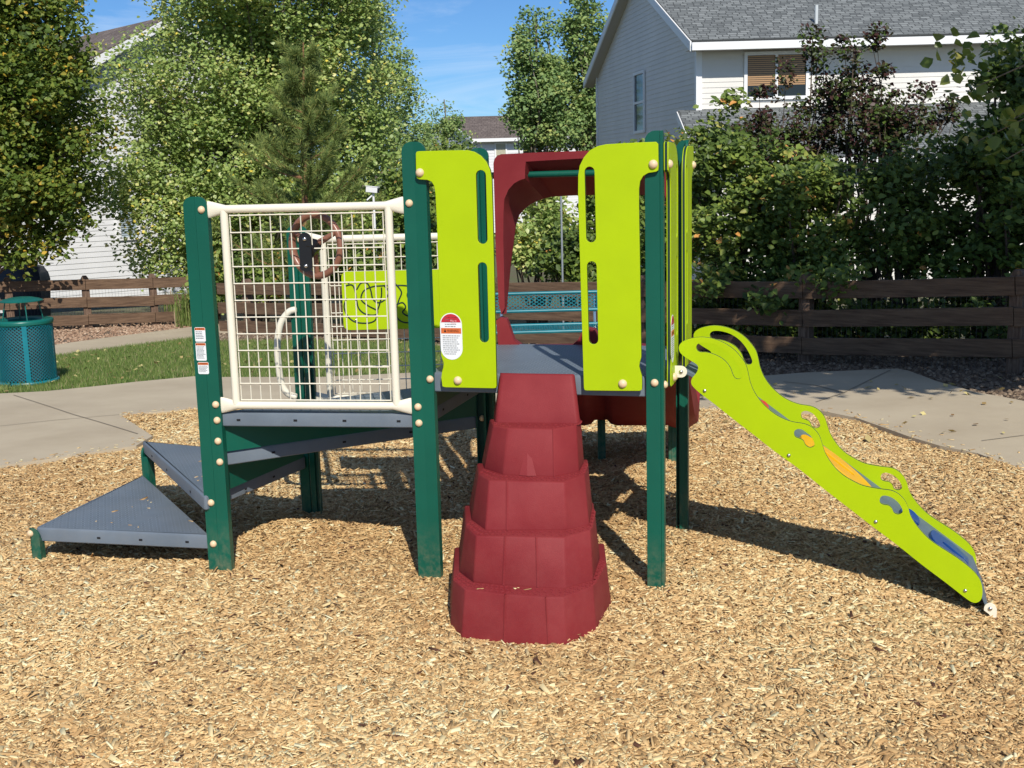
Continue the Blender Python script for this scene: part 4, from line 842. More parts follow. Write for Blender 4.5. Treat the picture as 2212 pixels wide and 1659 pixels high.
def window(parent, pl, s0, s1, z0, z1, split, off=.02, blind=None, name='window'):
    bm = bmesh.new(); t = .075
    pbox(bm, pl, s0, s1, z1 - t, z1, off, off + .045); pbox(bm, pl, s0, s1, z0, z0 + t, off, off + .045); pbox(bm, pl, s0, s0 + t, z0 + t, z1 - t, off, off + .045); pbox(bm, pl, s1 - t, s1, z0 + t, z1 - t, off, off + .045)
    if split == 'v': c = (s0 + s1) / 2; pbox(bm, pl, c - .03, c + .03, z0 + t, z1 - t, off, off + .035)
    if split == 'h': c = (z0 + z1) / 2; pbox(bm, pl, s0 + t, s1 - t, c - .03, c + .03, off, off + .035)
    f = link(name, fin(bm), TRIM, parent=parent); bm = bmesh.new(); pbox(bm, pl, s0 + t, s1 - t, z0 + t, z1 - t, off - .015, off + .004); link('pane', fin(bm), GLASS, parent=f)
    if blind:
        m, bot = blind; bm = bmesh.new(); z = z1 - t - .01; k = 0
        while z > z0 + t + .03:
            # slats droop into a fan towards the lower left
            for (a, b) in ((s0 + t + .01, (s0 + s1) / 2 - .035), ((s0 + s1) / 2 + .035, s1 - t - .01)) if split == 'v' else ((s0 + t, s1 - t),):
                zz = z
                if zz > bot: pbox(bm, pl, a, b, zz - .032, zz, off + .005, off + .010)
            z -= .045
        link('blind', fin(bm), m, parent=f)
    return f
# right house -------------------------------------------------
HR = thing('grey_house', (4.43, 28, terrain(0, 28)), 'two storey beige sided house with grey shingle roof behind the right hedge', 'house')
C0 = (4.43, 28.0); plF = Pl(C0, (20, 28.0)); plG = Pl((4.43 - .157 * 9.9, 28 + .985 * 9.9), C0); GL = 9.9; zg = terrain(0, 28)
EZ = aty(1512, 82, 28).z; pitch = .46; RZ = EZ + pitch * GL / 2
bm = bmesh.new(); siding(bm, plF, zg, EZ, lambda z: 0, lambda z: 14.0)
lo = lambda z: 0 if z < EZ else (z - EZ) / pitch; hi = lambda z: GL - (0 if z < EZ else (z - EZ) / pitch); siding(bm, plG, zg, RZ, lo, hi); link('wall', fin(bm), SIDW, parent=HR)
bm = bmesh.new(); pbox(bm, plF, -.03, .10, zg, EZ, .012, .05); pbox(bm, plG, GL - .09, GL + .03, zg, EZ, .008, .045); link('corner_trim', fin(bm), TRIM, parent=HR)
bm = bmesh.new(); pbox(bm, plG, -.03, .08, zg, EZ, .008, .045); link('corner_trim', fin(bm), TRIM, parent=HR)
gd = Vector((.174, -.985, 0)); GN = Vector((plG.n.x, plG.n.y, 0)); FN = Vector((plF.n.x, plF.n.y, 0)); 
def rp(s, z, out): q = plG.pt(s, z, out); return q
OH, OE = .30, .48
ea0 = rp(GL + OE, EZ - OE * pitch + .12, OH); rg0 = rp(GL / 2, RZ + .12, OH); eb0 = rp(-OE, EZ - OE * pitch + .12, OH); far_ = Vector((15, 0, 0))
roof_obj('roof', [(ea0, ea0 + far_, rg0 + far_, rg0), (eb0 + far_, eb0, rg0, rg0 + far_)], SHG, HR)
bm = bmesh.new()
def board(a, b, drop, t, n, mi=0):
    z = Vector((0, 0, drop)); n = n * t; vs = [bm.verts.new(p) for p in (a, b, b - z, a - z, a + n, b + n, b - z + n, a - z + n)]
    for f in ((0, 1, 2, 3), (7, 6, 5, 4), (0, 4, 5, 1), (3, 2, 6, 7), (0, 3, 7, 4), (1, 5, 6, 2)): bm.faces.new([vs[i] for i in f]).material_index = mi
dn = Vector((0, 0, .03)); board(ea0 - dn, rg0 - dn, .21, .035, GN); board(rg0 - dn, eb0 - dn, .21, .035, GN); board(ea0 - dn * 2, ea0 - dn * 2 + far_, .17, .10, FN)
link('fascia', fin(bm), TRIM, parent=HR)
bm = bmesh.new(); zz = EZ - OE * pitch - .10
vs = [bm.verts.new(p) for p in (rp(GL, zz + .02, OH), rp(GL + OE, zz + .02, OH), rp(GL + OE, zz + .02, OH) + far_, rp(GL, zz + .02, OH) + far_)]; bm.faces.new(vs)
for s_a, s_b, z_a, z_b in ((-OE, GL / 2, EZ - OE * pitch, RZ), (GL / 2, GL + OE, RZ, EZ - OE * pitch)): bm.faces.new([bm.verts.new(p) for p in (rp(s_a, z_a - .09, .0), rp(s_b, z_b - .09, .0), rp(s_b, z_b - .09, OH), rp(s_a, z_a - .09, OH))])
link('soffit', fin(bm), SOFF, parent=HR)
s0_, z1_ = plG.px(1372, 155); s1_, z0_ = plG.px(1396, 286); window(HR, plG, s0_, s1_, z0_, plG.px(1396, 150)[1] - .0, 'h')
s0_, z1_ = plF.px(1607, 112); s1_, z0_ = plF.px(1746, 216); z1_ = plF.px(1650, 112)[1]; window(HR, plF, s0_, s1_, plF.px(1650, 216)[1], z1_, 'v', blind=(BLIND, plF.px(1650, 185)[1]))
window(HR, plF, 9.0, 10.2, z0_, z1_, 'v')
bm = bmesh.new(); vp = aty(1763, 60, 28.3); tube(bm, [Vector((vp.x, vp.y, vp.z - .2)), Vector((vp.x, vp.y, vp.z + .5))], .04, 10); tube(bm, [Vector((vp.x, vp.y, vp.z - .12)), Vector((vp.x, vp.y, vp.z + .06))], [.17, .05], 12); link('vent_pipe', fin(bm), mat('vent_metal', (.55, .58, .58), .5), parent=HR, smooth=50)
# porch roof in front
pz = aty(1519, 237, 28).z; px0 = -.45; a_ = plF.pt(px0, 2.05, 3.0); b_ = plF.pt(14, 2.05, 3.0); c_ = plF.pt(14, pz, 0.02); d_ = plF.pt(px0, pz, .02)
roof_obj('porch_roof', [(a_, b_, c_, d_)], SHG, HR); bm = bmesh.new(); board(a_ - dn, b_ - dn, .14, .08, FN); board(a_ - dn, d_ - dn, .18, .03, Vector((-1, 0, 0))); link('porch_fascia', fin(bm), TRIM, parent=HR)
bm = bmesh.new(); plP = Pl((C0[0], 25.4), (20, 25.4)); siding(bm, plP, zg, 2.0, lambda z: 0, lambda z: 14); plQ = Pl((C0[0], 28), (C0[0], 25.4)); siding(bm, plQ, zg, 2.05, lambda z: 0, lambda z: 2.6); link('porch_wall', fin(bm), SIDW, parent=HR)
# left house --------------------------------------------------
lw0 = Vector((-9.1, 28)); ld = Vector((.72, .69)).normalized(); A_ = lw0 - ld * 5.2; B_ = lw0 + ld * 3.9; plW = Pl(A_, B_); HL_ = thing('white_house', (A_.x, A_.y, zg), 'white sided house with brown roof behind the left trees', 'house'); WL = 9.1
eL, zL = plW.px(178, 142); eR, zR = plW.px(292, 80); 
bm = bmesh.new(); pt2 = (zR - zL) / (eR - eL); apex_s = plW.px(350, 60)[0]; apex_z = zL + pt2 * (apex_s - eL); e0 = apex_s - (apex_z - 3.9) / pt2
siding(bm, plW, zg, apex_z, lambda z: (0 if z < 3.9 else e0 + (z - 3.9) / pt2), lambda z: (2 * apex_s - e0 if z < 3.9 else 2 * apex_s - e0 - (z - 3.9) / pt2)); link('wall', fin(bm), SIDG, parent=HL_)
W3 = Vector((ld.x, ld.y, 0)); WN = Vector((plW.n.x, plW.n.y, 0)); bk_ = -WN * 8
ra = plW.pt(e0 - .5, 3.9 - .5 * pt2 + .12, .4); rb = plW.pt(apex_s, apex_z + .12, .4); rc_ = plW.pt(2 * apex_s - e0 + .5, 3.9 - .5 * pt2 + .12, .4)
roof_obj('roof', [(ra + bk_, ra, rb, rb + bk_), (rc_, rc_ + bk_, rb + bk_, rb)], SHB, HL_)
bm = bmesh.new(); board(ra - dn, rb - dn, .2, .03, WN); board(rb - dn, rc_ - dn, .2, .03, WN); link('fascia', fin(bm), TRIM, parent=HL_)
s0_, z1_ = plW.px(247, 434); s1_, z0_ = plW.px(302, 517); window(HL_, plW, s0_, s1_, z0_, z1_ - .05, None, blind=(SLATB, -9))
plW2 = Pl(A_, (A_.x - .69 * 6, A_.y + .72 * 6)); 
if plW2.n.y > 0: plW2.n = -plW2.n
bm = bmesh.new(); siding(bm, plW2, zg, 3.9, lambda z: 0, lambda z: 6); link('side_wall', fin(bm), SIDG, parent=HL_)
# far house ---------------------------------------------------
FY = 60.0; HF = thing('distant_house', (-.8, FY, -.9), 'small distant pale house with brown roof between the trees', 'house'); plH = Pl((-1.75, FY), (6, FY)); apx = aty(968, 258, FY); eav = aty(1022, 305, FY); z_e = aty(1022, 305, FY).z
bm = bmesh.new(); siding(bm, plH, -.9, z_e, lambda z: 0, lambda z: 7.0, course=.14); plH2 = Pl((-1.75 - .36 * 8.4, FY + .93 * 8.4), (-1.75, FY)); az_ = aty(968, 258, FY + 3.9).z; sl_ = (az_ - z_e) / 4.2; siding(bm, plH2, -.9, az_, lambda z: 0 if z < z_e else (z - z_e) / sl_, lambda z: 8.4 if z < z_e else 8.4 - (z - z_e) / sl_, course=.14); link('wall', fin(bm), SIDG, parent=HF)
e1 = Vector((eav.x, FY - .4, z_e + .1)); r1 = Vector((-1.75 - .36 * 4.2 - .05, FY + .93 * 4.2, az_ + .12)); roof_obj('roof', [(e1, e1 + Vector((7.4, 0, 0)), r1 + Vector((7.4, 0, 0)), r1)], SHB, HF)
bm = bmesh.new(); board(e1, e1 + Vector((7.4, 0, 0)), .16, .08, Vector((0, -1, 0))); board(r1, e1, .22, .05, Vector((-.93, -.36, 0))); link('fascia', fin(bm), TRIM, parent=HF)
s0_, z1_ = plH.px(1068, 308); s1_, z0_ = plH.px(1096, 345); window(HF, plH, s0_, s1_, z0_ - .3, z1_, None, blind=(mat('cream_blind', (.6, .57, .42), .6), -9))
# covered grill ----------------------------------------------
gp = aty(52, 600, 21.5); gzz = terrain(0, 21.5); bm = bmesh.new(); rngg = random.Random(2)
loft(bm, [[Vector((gp.x + (hx + rngg.uniform(-.02, .02)) * cx1, gp.y + hy * cy1, gzz + z)) for cx1, cy1 in ((-1, -.8), (-.5, -1), (0, -1.05), (.5, -1), (1, -.8), (1, .8), (0, 1), (-1, .8))] for hx, hy, z in ((.32, .26, -.02), (.36, .28, .35), (.40, .30, .75), (.38, .28, .86), (.30, .20, .98), (.18, .12, 1.04))])
tag(link('covered_grill', fin(bm), mat('black_cover', (.012, .014, .022), .5, bump=.8, bscale=4), smooth=60), 'black fabric covered grill beside the white house', 'grill')

# ================================================================= TREES
def leaves(name, C, rad, per, size, m, parent, up=.35, aspect=.75, jit=1.0, droop=0.0, seed=1, rshift=0.0, thresh=None, **kw):
    rs = np.random.RandomState(seed); nC = len(C); n = nC * per
    cc = np.repeat(C, per, 0); rr = np.repeat(rad, per)[:, None]; off = rs.normal(0, 1, (n, 3)); off /= np.linalg.norm(off, axis=1)[:, None]; off *= rs.uniform(0, 1, (n, 1)) ** .45 * rr * np.where(rs.uniform(0, 1, (n, 1)) < .06, 1.35, 1.0); off[:, 2] *= .75; P = cc + off; P[:, 2] -= droop * np.linalg.norm(off[:, :2], axis=1)
    nn = rs.normal(0, 1, (n, 3)); nn[:, 2] = np.abs(nn[:, 2]) + up; nn += np.array([.16, -.75, .40]); nn /= np.linalg.norm(nn, axis=1)[:, None]
    t = np.cross(nn, rs.normal(0, 1, (n, 3))); t /= np.linalg.norm(t, axis=1)[:, None]; b = np.cross(nn, t)
    s = size * rs.uniform(.65, 1.3, n)[:, None]; fold = nn * s * rs.uniform(-.15, .25, n)[:, None]
    w1, w2 = b * s * .5 * aspect, b * s * .36 * aspect; cv = nn * s * rs.uniform(-.12, .05, n)[:, None]
    V = np.stack([P - t * s * .5, P + w1 + fold - t * s * .14, P + w2 + fold + t * s * .24, P + t * s * .58 + cv, P - w2 + fold + t * s * .24, P - w1 + fold - t * s * .14], 1).reshape(-1, 3)
    F = (np.arange(n)[:, None, None] * 6 + np.array([[[0, 1, 2, 3], [0, 3, 4, 5]]])).reshape(-1, 4); cl = np.repeat(rs.normal(0, .10, nC), per); r = np.clip(.5 + rs.normal(0, .17, n) + cl + rshift, 0, 1)
    return bulk(name, V, F, m, attr=np.repeat(r, 6), parent=parent, **kw)
def blobs(B, per_m3, seed, shell=.55):
    """B: list of (u, v, Y, ru_px, rv_px, depth_m) in picture px -> clump centres in metres"""
    rs = np.random.RandomState(seed); out = []
    for u, v, y, ru, rv, dm in B:
        c = aty(u, v, y); k = y / FPX; a, b = ru * k, rv * k; n = max(2, int(per_m3 * a * b * dm * 4.19)); d = rs.normal(0, 1, (n, 3)); d /= np.linalg.norm(d, axis=1)[:, None]; r = rs.uniform(shell ** 3, 1, n) ** (1 / 3.)
        out.append(np.array([c.x, c.y, c.z]) + d * r[:, None] * np.array([a, dm, b]))
    return np.concatenate(out)
def limbs(bm, base, top, tips, r0, seed, nseg=5, fork=None):
    rng = random.Random(seed); base, top = Vector(base), Vector(top); T_ = []
    for k in range(nseg + 1):
        p = base.lerp(top, k / nseg); T_.append(p + (Vector((rng.uniform(-.05, .05), rng.uniform(-.05, .05), 0)) * (top - base).length * .3 if 0 < k else Vector((0, 0, 0))))
    T_[0] = base; q = spline(T_, 4); tube(bm, q, [r0 * (1 - .8 * i / (len(q) - 1)) for i in range(len(q))], 8)
    H_ = (top - base).length
    for t in tips:
        t = Vector(t); f = min(.92, max(.12, (t.z - base.z) / max(.1, H_) * .62 - rng.uniform(0, .12))); s = q[int(f * (len(q) - 1))]
        m = s.lerp(t, .5) + Vector((rng.uniform(-.12, .12), rng.uniform(-.12, .12), rng.uniform(-.05, .12))) * (t - s).length; r = r0 * (1 - .8 * f) * .45
        tube(bm, spline([s, m, t], 4), [r, r * .85, r * .75, r * .65, r * .55, r * .45, r * .35, r * .25, r * .15], 5)
BARKG = mat('grey_bark', (.20, .17, .13), .95, var=.35, vscale=10, bump=.7, bscale=25, stretch=(1, 1, .25)); BARKD = mat('dark_bark', (.09, .065, .045), .95, var=.35, vscale=10, bump=.7, bscale=30, stretch=(1, 1, .3)); BARKO = mat('pine_bark', (.26, .13, .065), .95, var=.3, vscale=10, bump=.6, bscale=30)
LF_ASPEN = attr_mat('cottonwood_leaf', [(0, (0.093, 0.149, 0.041)), (1.0, (0.850, 0.678, 0.103)), (.45, (0.259, 0.365, 0.096)), (.78, (0.449, 0.510, 0.170)), (.95, (0.734, 0.654, 0.238))], rough=.42, trans=.30, spec=.5)
LF_MAPLE = attr_mat('maple_leaf', [(0, (0.047, 0.078, 0.018)), (1.0, (0.654, 0.419, 0.052)), (.45, (0.116, 0.183, 0.030)), (.75, (0.234, 0.279, 0.048)), (.9, (0.468, 0.348, 0.052))], rough=.5, trans=.35)
LF_ASH = attr_mat('ash_leaf', [(0, (0.085, 0.158, 0.061)), (1.0, (0.485, 0.491, 0.157)), (.5, (0.213, 0.319, 0.103)), (.8, (0.343, 0.416, 0.139))], rough=.5, trans=.28)
LF_BUSH = attr_mat('shrub_leaf', [(0, (0.043, 0.074, 0.020)), (1.0, (0.722, 0.351, 0.096)), (.5, (0.123, 0.185, 0.040)), (.8, (0.240, 0.316, 0.057)), (.95, (0.400, 0.370, 0.096))], rough=.45, trans=.28)
LF_DARK = attr_mat('crabapple_leaf', [(0, (0.039, 0.011, 0.015)), (1.0, (0.129, 0.159, 0.038)), (.35, (0.065, 0.028, 0.022)), (.6, (0.046, 0.071, 0.017)), (.85, (0.078, 0.135, 0.022))], rough=.45, trans=.18)
LF_PINE = attr_mat('pine_needle', [(0, (0.081, 0.133, 0.041)), (1.0, (0.475, 0.466, 0.127)), (.5, (0.176, 0.249, 0.069))], rough=.55, trans=.1)
LF_CREEK = attr_mat('broad_leaf', [(0, (0.058, 0.113, 0.017)), (1.0, (0.544, 0.421, 0.087)), (.5, (0.165, 0.227, 0.038)), (.8, (0.292, 0.324, 0.073))], rough=.38, trans=.35, spec=.5)

def tree(name, label, cat, base, top, B, dens, per, size, m, bark, r0, seed, clr=.38, ntips=26, group=None, shell=.5, **kw):
    T = thing(name, (base[0], base[1], base[2]), label, cat, group); C = blobs(B, dens, seed, shell); rng = np.random.RandomState(seed + 5)
    bm = bmesh.new(); tips = C[rng.choice(len(C), min(ntips, len(C)), replace=False)]; limbs(bm, base, top, [tuple(t) for t in tips], r0, seed); link('trunk', fin(bm), bark, parent=T, smooth=60)
    leaves('crown', C, rng.uniform(clr * .7, clr * 1.3, len(C)), per, size, m, T, seed=seed, **kw); return T
def gnd(u, y): q = aty(u, 700, y); return (q.x, y, terrain(0, y) - .05)

tree('cottonwood_tree', 'big light green cottonwood filling the sky left of centre behind the fence', 'tree', gnd(560, 23), tuple(aty(560, -160, 23)),
     [(585, -60, 23, 262, 190, 2.2), (470, 190, 23, 235, 150, 2.0), (700, 150, 23.4, 160, 180, 1.9), (330, 430, 22, 110, 150, 1.2), (345, 270, 22.6, 62, 100, .9), (460, 420, 22.4, 170, 170, 1.7), (760, 380, 23.2, 110, 170, 1.6), (600, 420, 23.5, 190, 170, 1.4), (395, 560, 21.8, 75, 70, .8), (540, 560, 22.8, 110, 70, .9)],
     6.0, 165, .065, LF_ASPEN, BARKG, .17, 21, clr=.52, ntips=70, shell=.2, aspect=.95, rshift=.02)
tree('cottonwood_tree', 'feathery green tree whose right edge meets the open sky', 'tree', gnd(800, 27), tuple(aty(800, 40, 27)),
     [(830, 110, 27, 50, 60, 1.0), (810, 230, 27, 85, 90, 1.4), (860, 330, 27, 75, 70, 1.2), (800, 430, 26.5, 105, 80, 1.4), (900, 270, 27, 22, 30, .5), (875, 170, 27, 20, 35, .5), (905, 330, 27.5, 40, 40, .7), (940, 370, 27.5, 45, 60, .8), (880, 120, 27, 10, 24, .3), (895, 225, 27, 12, 24, .3), (840, 60, 27, 22, 34, .5), (820, 10, 27, 30, 40, .6)],
     14, 110, .062, LF_ASH, BARKG, .12, 33, clr=.34, ntips=40, shell=.2, up=.2)
tree('young_tree', 'thin young tree with airy top in front of the distant house', 'tree', gnd(955, 30), tuple(aty(962, 215, 30)),
     [(962, 240, 30, 16, 34, .35), (955, 270, 30, 28, 30, .4), (985, 262, 30, 14, 22, .3), (975, 290, 30, 38, 40, .5), (935, 310, 30, 42, 36, .6), (985, 330, 30, 30, 24, .5), (930, 400, 29, 50, 70, .7), (1010, 300, 30, 8, 16, .2)], 34, 60, .06, LF_ASH, BARKG, .06, 34, clr=.22, ntips=20, up=.2)
tree('maple_tree', 'dark leafy tree at the left edge with yellowing upper leaves', 'tree', gnd(-60, 18.9), tuple(aty(-20, -80, 18.9)),
     [(40, -20, 18.6, 110, 100, 1.2), (100, 60, 18.2, 75, 75, .8), (50, 220, 18.8, 150, 130, 1.5), (130, 190, 18.4, 60, 80, .7), (60, 400, 18.8, 150, 105, 1.5), (185, 330, 18.5, 45, 60, .6), (40, 500, 18.7, 110, 65, 1.0), (-60, 200, 19, 180, 330, 1.8), (155, 470, 18.5, 55, 30, .5), (205, 250, 18.6, 22, 40, .3)],
     14, 100, .078, LF_MAPLE, BARKD, .16, 41, clr=.36, ntips=60, shell=.15, rshift=.03, up=.2)
tree('street_tree', 'left of the pair of upright green trees beyond the slide hood', 'tree', gnd(1160, 41), tuple(aty(1150, 30, 41)),
     [(1148, 60, 41, 26, 42, .5), (1185, 80, 41, 14, 41, .3), (1150, 130, 41, 48, 50, .9), (1130, 170, 41, 28, 40, .5), (1160, 220, 41, 52, 55, 1.0), (1130, 250, 41, 30, 30, .5), (1190, 190, 41, 40, 60, .8), (1150, 285, 41, 42, 41, .9), (1210, 290, 41, 60, 40, 1.0), (1105, 243, 41, 10, 10, .2)],
     9, 100, .12, LF_ASH, BARKG, .14, 51, clr=.5, ntips=40, group='upright trees beyond the hood', up=.2)
tree('street_tree', 'right of the pair of upright green trees, its top leaving the picture', 'tree', gnd(1262, 42), tuple(aty(1260, -30, 42)),
     [(1258, 10, 42, 30, 50, .6), (1262, 80, 42, 48, 60, .9), (1255, 160, 42, 56, 60, 1.0), (1235, 230, 42, 56, 60, 1.0), (1270, 260, 42, 45, 70, .9), (1290, 130, 42, 24, 50, .5), (1215, 130, 42, 18, 30, .3)],
     9, 100, .12, LF_ASH, BARKG, .15, 52, clr=.5, ntips=40, group='upright trees beyond the hood', up=.2)

# pine with needle tufts
def pine():
    b = gnd(655, 19.2); t = aty(655, 92, 19.2); T = thing('pine_tree', b, 'slender dark green pine with orange bark in front of the cottonwood', 'tree'); rng = random.Random(8); bm = bmesh.new(); base, top = Vector(b), Vector(t)
    H_ = (top - base).length; tube(bm, [base, base.lerp(top, .4) + Vector((.03, 0, 0)), top], [.10, .05, .012], 8); C = []; D = []
    for w_ in range(15):
        f = .13 + .80 * w_ / 14; c = base.lerp(top, f); Lr = (1 - f) ** .75 * 1.32 + .10
        for k in range(7):
            a = rng.uniform(0, 2 * pi); ln = Lr * rng.uniform(.6, 1.1); e = c + Vector((cos(a) * ln, sin(a) * ln, ln * rng.uniform(.35, .75))); m_ = c.lerp(e, .55) - Vector((0, 0, ln * .12)); q = spline([c, m_, e], 4); tube(bm, q, [.018, .016, .014, .012, .010, .009, .008, .006, .004], 5)
            for j in range(2, len(q)):
                C.append(q[j]); D.append((q[j] - q[j - 1]).normalized())
                for _ in range(2): 
                    dd = ((q[j] - q[j - 1]).normalized() + Vector((rng.uniform(-.8, .8), rng.uniform(-.8, .8), rng.uniform(.0, .6)))).normalized(); C.append(q[j] + dd * .10); D.append(dd)
    C.append(top); D.append(Vector((0, 0, 1))); link('trunk', fin(bm), BARKO, parent=T, smooth=60)
    C = np.array([tuple(c) for c in C]); D = np.array([tuple(d) for d in D]); per = 34; rs = np.random.RandomState(3); n = len(C) * per; c = np.repeat(C, per, 0); d = np.repeat(D, per, 0) * .75 + rs.normal(0, .42, (n, 3)); d /= np.linalg.norm(d, axis=1)[:, None]
    c = c - np.repeat(D, per, 0) * rs.uniform(0, .13, n)[:, None]; Ln = rs.uniform(.08, .15, n)[:, None]; s = np.cross(d, rs.normal(0, 1, (n, 3))); s /= np.linalg.norm(s, axis=1)[:, None]; wn = .0035
    V = np.stack([c - s * wn, c + s * wn, c + d * Ln + s * wn * .3, c + d * Ln - s * wn * .3], 1).reshape(-1, 3); bulk('needles', V, np.arange(n)[:, None] * 4 + np.arange(4)[None], LF_PINE, attr=np.repeat(np.clip(rs.normal(.5, .2, n), 0, 1), 4), parent=T)
pine()

# shrubs behind the long fence -----------------------------------------
def shrub(name, label, u, y, B, dens, per, size, m, seed, group=None, nt=30, r0=.035, cat='shrub', **kw):
    b = gnd(u, y); T = thing(name, b, label, cat, group); C = blobs(B, dens, seed, .1); rng = random.Random(seed); bm = bmesh.new(); idx = list(range(len(C))); rng.shuffle(idx)
    for i_ in idx[:nt]:
        e = Vector(C[i_]); s = Vector((b[0] + rng.uniform(-.15, .15), b[1] + rng.uniform(-.12, .12), b[2])); m_ = s.lerp(e, .5) + Vector((rng.uniform(-.1, .1), rng.uniform(-.1, .1), .1)) * (e - s).length * .6; r = r0 * rng.uniform(.5, 1); tube(bm, spline([s, m_, e], 4), [r * (1 - .09 * k) for k in range(9)], 5)
    link('stems', fin(bm), BARKD, parent=T, smooth=60); rs = np.random.RandomState(seed); leaves('foliage', C, rs.uniform(kw.pop('clr', .2) * .7, kw.pop('clr2', .28), len(C)), per, size, m, T, seed=seed, **kw); return T
shrub('crabapple_tree', 'thin purple leaved crabapple with open twigs crossing the beige wall, left of its pair', 1700, 14.6, [(1760, 270, 14.6, 70, 90, .45), (1700, 330, 14.6, 90, 70, .5), (1800, 170, 14.6, 45, 80, .3), (1745, 110, 14.6, 20, 45, .15), (1765, 75, 14.6, 12, 18, .1), (1640, 200, 14.6, 1, 1, .05), (1690, 160, 14.6, 26, 30, .2), (1860, 230, 14.6, 60, 40, .3), (1620, 300, 14.4, 70, 50, .4), (1660, 240, 14.6, 40, 40, .25)], 85, 64, .050, LF_DARK, 61, 'crabapple trees over the beige wall', 40, .02, 'tree', clr=.17, clr2=.22, up=.2)
shrub('crabapple_tree', 'thin purple leaved crabapple with berries, its top just under the white gutter', 1880, 14.2, [(1880, 290, 14.2, 80, 90, .5), (1870, 200, 14.2, 70, 60, .35), (1850, 110, 14.2, 35, 55, .2), (1885, 60, 14.2, 18, 26, .1), (1905, 90, 14.2, 26, 12, .1), (1985, 200, 14.2, 30, 30, .15), (2020, 240, 14.2, 60, 34, .25), (1950, 270, 14.2, 60, 70, .4)], 85, 64, .050, LF_DARK, 62, 'crabapple trees over the beige wall', 46, .02, 'tree', clr=.16, clr2=.21, up=.2)
shrub('leafy_shrub', 'dense green shrub just right of the lime side panels', 1590, 13.4, [(1570, 480, 13.4, 100, 140, .7), (1610, 350, 13.4, 80, 70, .5), (1500, 400, 13.6, 50, 130, .4), (1530, 590, 13.0, 50, 40, .4), (1530, 680, 13.2, 90, 80, .5), (1640, 690, 13.0, 90, 70, .5), (1560, 612, 12.2, 50, 26, .2), (1640, 622, 11.95, 60, 24, .2), (1580, 240, 13.5, 22, 34, .2), (1540, 275, 13.5, 50, 34, .3), (1640, 560, 13.0, 80, 60, .4)], 46, 84, .070, LF_BUSH, 71, 'hedge shrubs behind the long fence', 24, clr=.22, clr2=.32)
shrub('leafy_shrub', 'dense shrub with red berries below the crabapples', 1760, 13.0, [(1750, 480, 13, 120, 120, .7), (1700, 380, 13.1, 100, 60, .5), (1820, 400, 13.1, 90, 60, .5), (1760, 590, 12.4, 120, 40, .35), (1740, 690, 12.9, 110, 70, .5), (1750, 612, 11.62, 60, 26, .2), (1850, 606, 11.4, 50, 22, .2)], 46, 84, .068, LF_BUSH, 72, 'hedge shrubs behind the long fence', 24, clr=.22, clr2=.32, rshift=.08)
shrub('leafy_shrub', 'dark dense shrub between the crabapple and the broad leaved tree', 1950, 12.6, [(1950, 480, 12.6, 120, 130, .7), (1930, 380, 12.8, 90, 60, .5), (2000, 590, 12.0, 110, 36, .35), (1900, 690, 12.6, 110, 70, .5), (2010, 690, 12.4, 90, 70, .5)], 46, 84, .066, LF_BUSH, 73, 'hedge shrubs behind the long fence', 24, clr=.22, clr2=.32, rshift=-.04)
shrub('leafy_shrub', 'tall dark shrub behind the fence at the right edge', 2140, 12.0, [(2130, 450, 12, 110, 170, .7), (2180, 250, 12.2, 60, 130, .5), (2190, 100, 12.4, 45, 120, .4), (2080, 300, 12.2, 50, 80, .4), (2230, 400, 12, 60, 250, .6), (2130, 680, 12.0, 110, 80, .5)], 46, 84, .072, LF_BUSH, 74, 'hedge shrubs behind the long fence', 30, clr=.24, clr2=.34, rshift=-.10)
for k, (u, v, ru, rv, y, lab, rs_) in enumerate(((1160, 520, 75, 90, 18.5, 'yellow green bush seen through the slide hood', .16), (1235, 560, 60, 60, 17, 'low dark bush under the right lime panel slot', -.05), (1330, 500, 90, 140, 18.5, 'green bush hidden behind the right lime panel', 0), (1440, 480, 60, 120, 16.5, 'green bush behind the corner posts', .0),
      (870, 500, 60, 110, 20, 'olive bush behind the tall middle post', .02), (960, 480, 60, 150, 21, 'pale green bush behind the left lime panel', .05), (560, 600, 60, 50, 19, 'low leafy bush behind the wire grid, left side', .05), (680, 600, 70, 50, 19, 'low leafy bush behind the steering wheel', -.02), (455, 620, 34, 50, 19.4, 'bright green bush beside the tall left post', .1), (790, 580, 60, 60, 19, 'low bush behind the maze panel', 0))):
    shrub('garden_bush', lab, u, y, [(u, v, y, ru, rv, .5), (u + ru * .2, v - rv * .5, y, ru * .8, rv * .8, .5), (u + ru * .5, v + rv * .4, y - .2, ru * .6, rv * .5, .35), (u - ru * .5, v + rv * .4, y - .2, ru * .6, rv * .5, .35)], 34, 80, .08, LF_BUSH if k != 0 else LF_ASPEN, 80 + k, 'bushes in the gardens behind the fence', 12, clr=.26, clr2=.36, rshift=rs_)
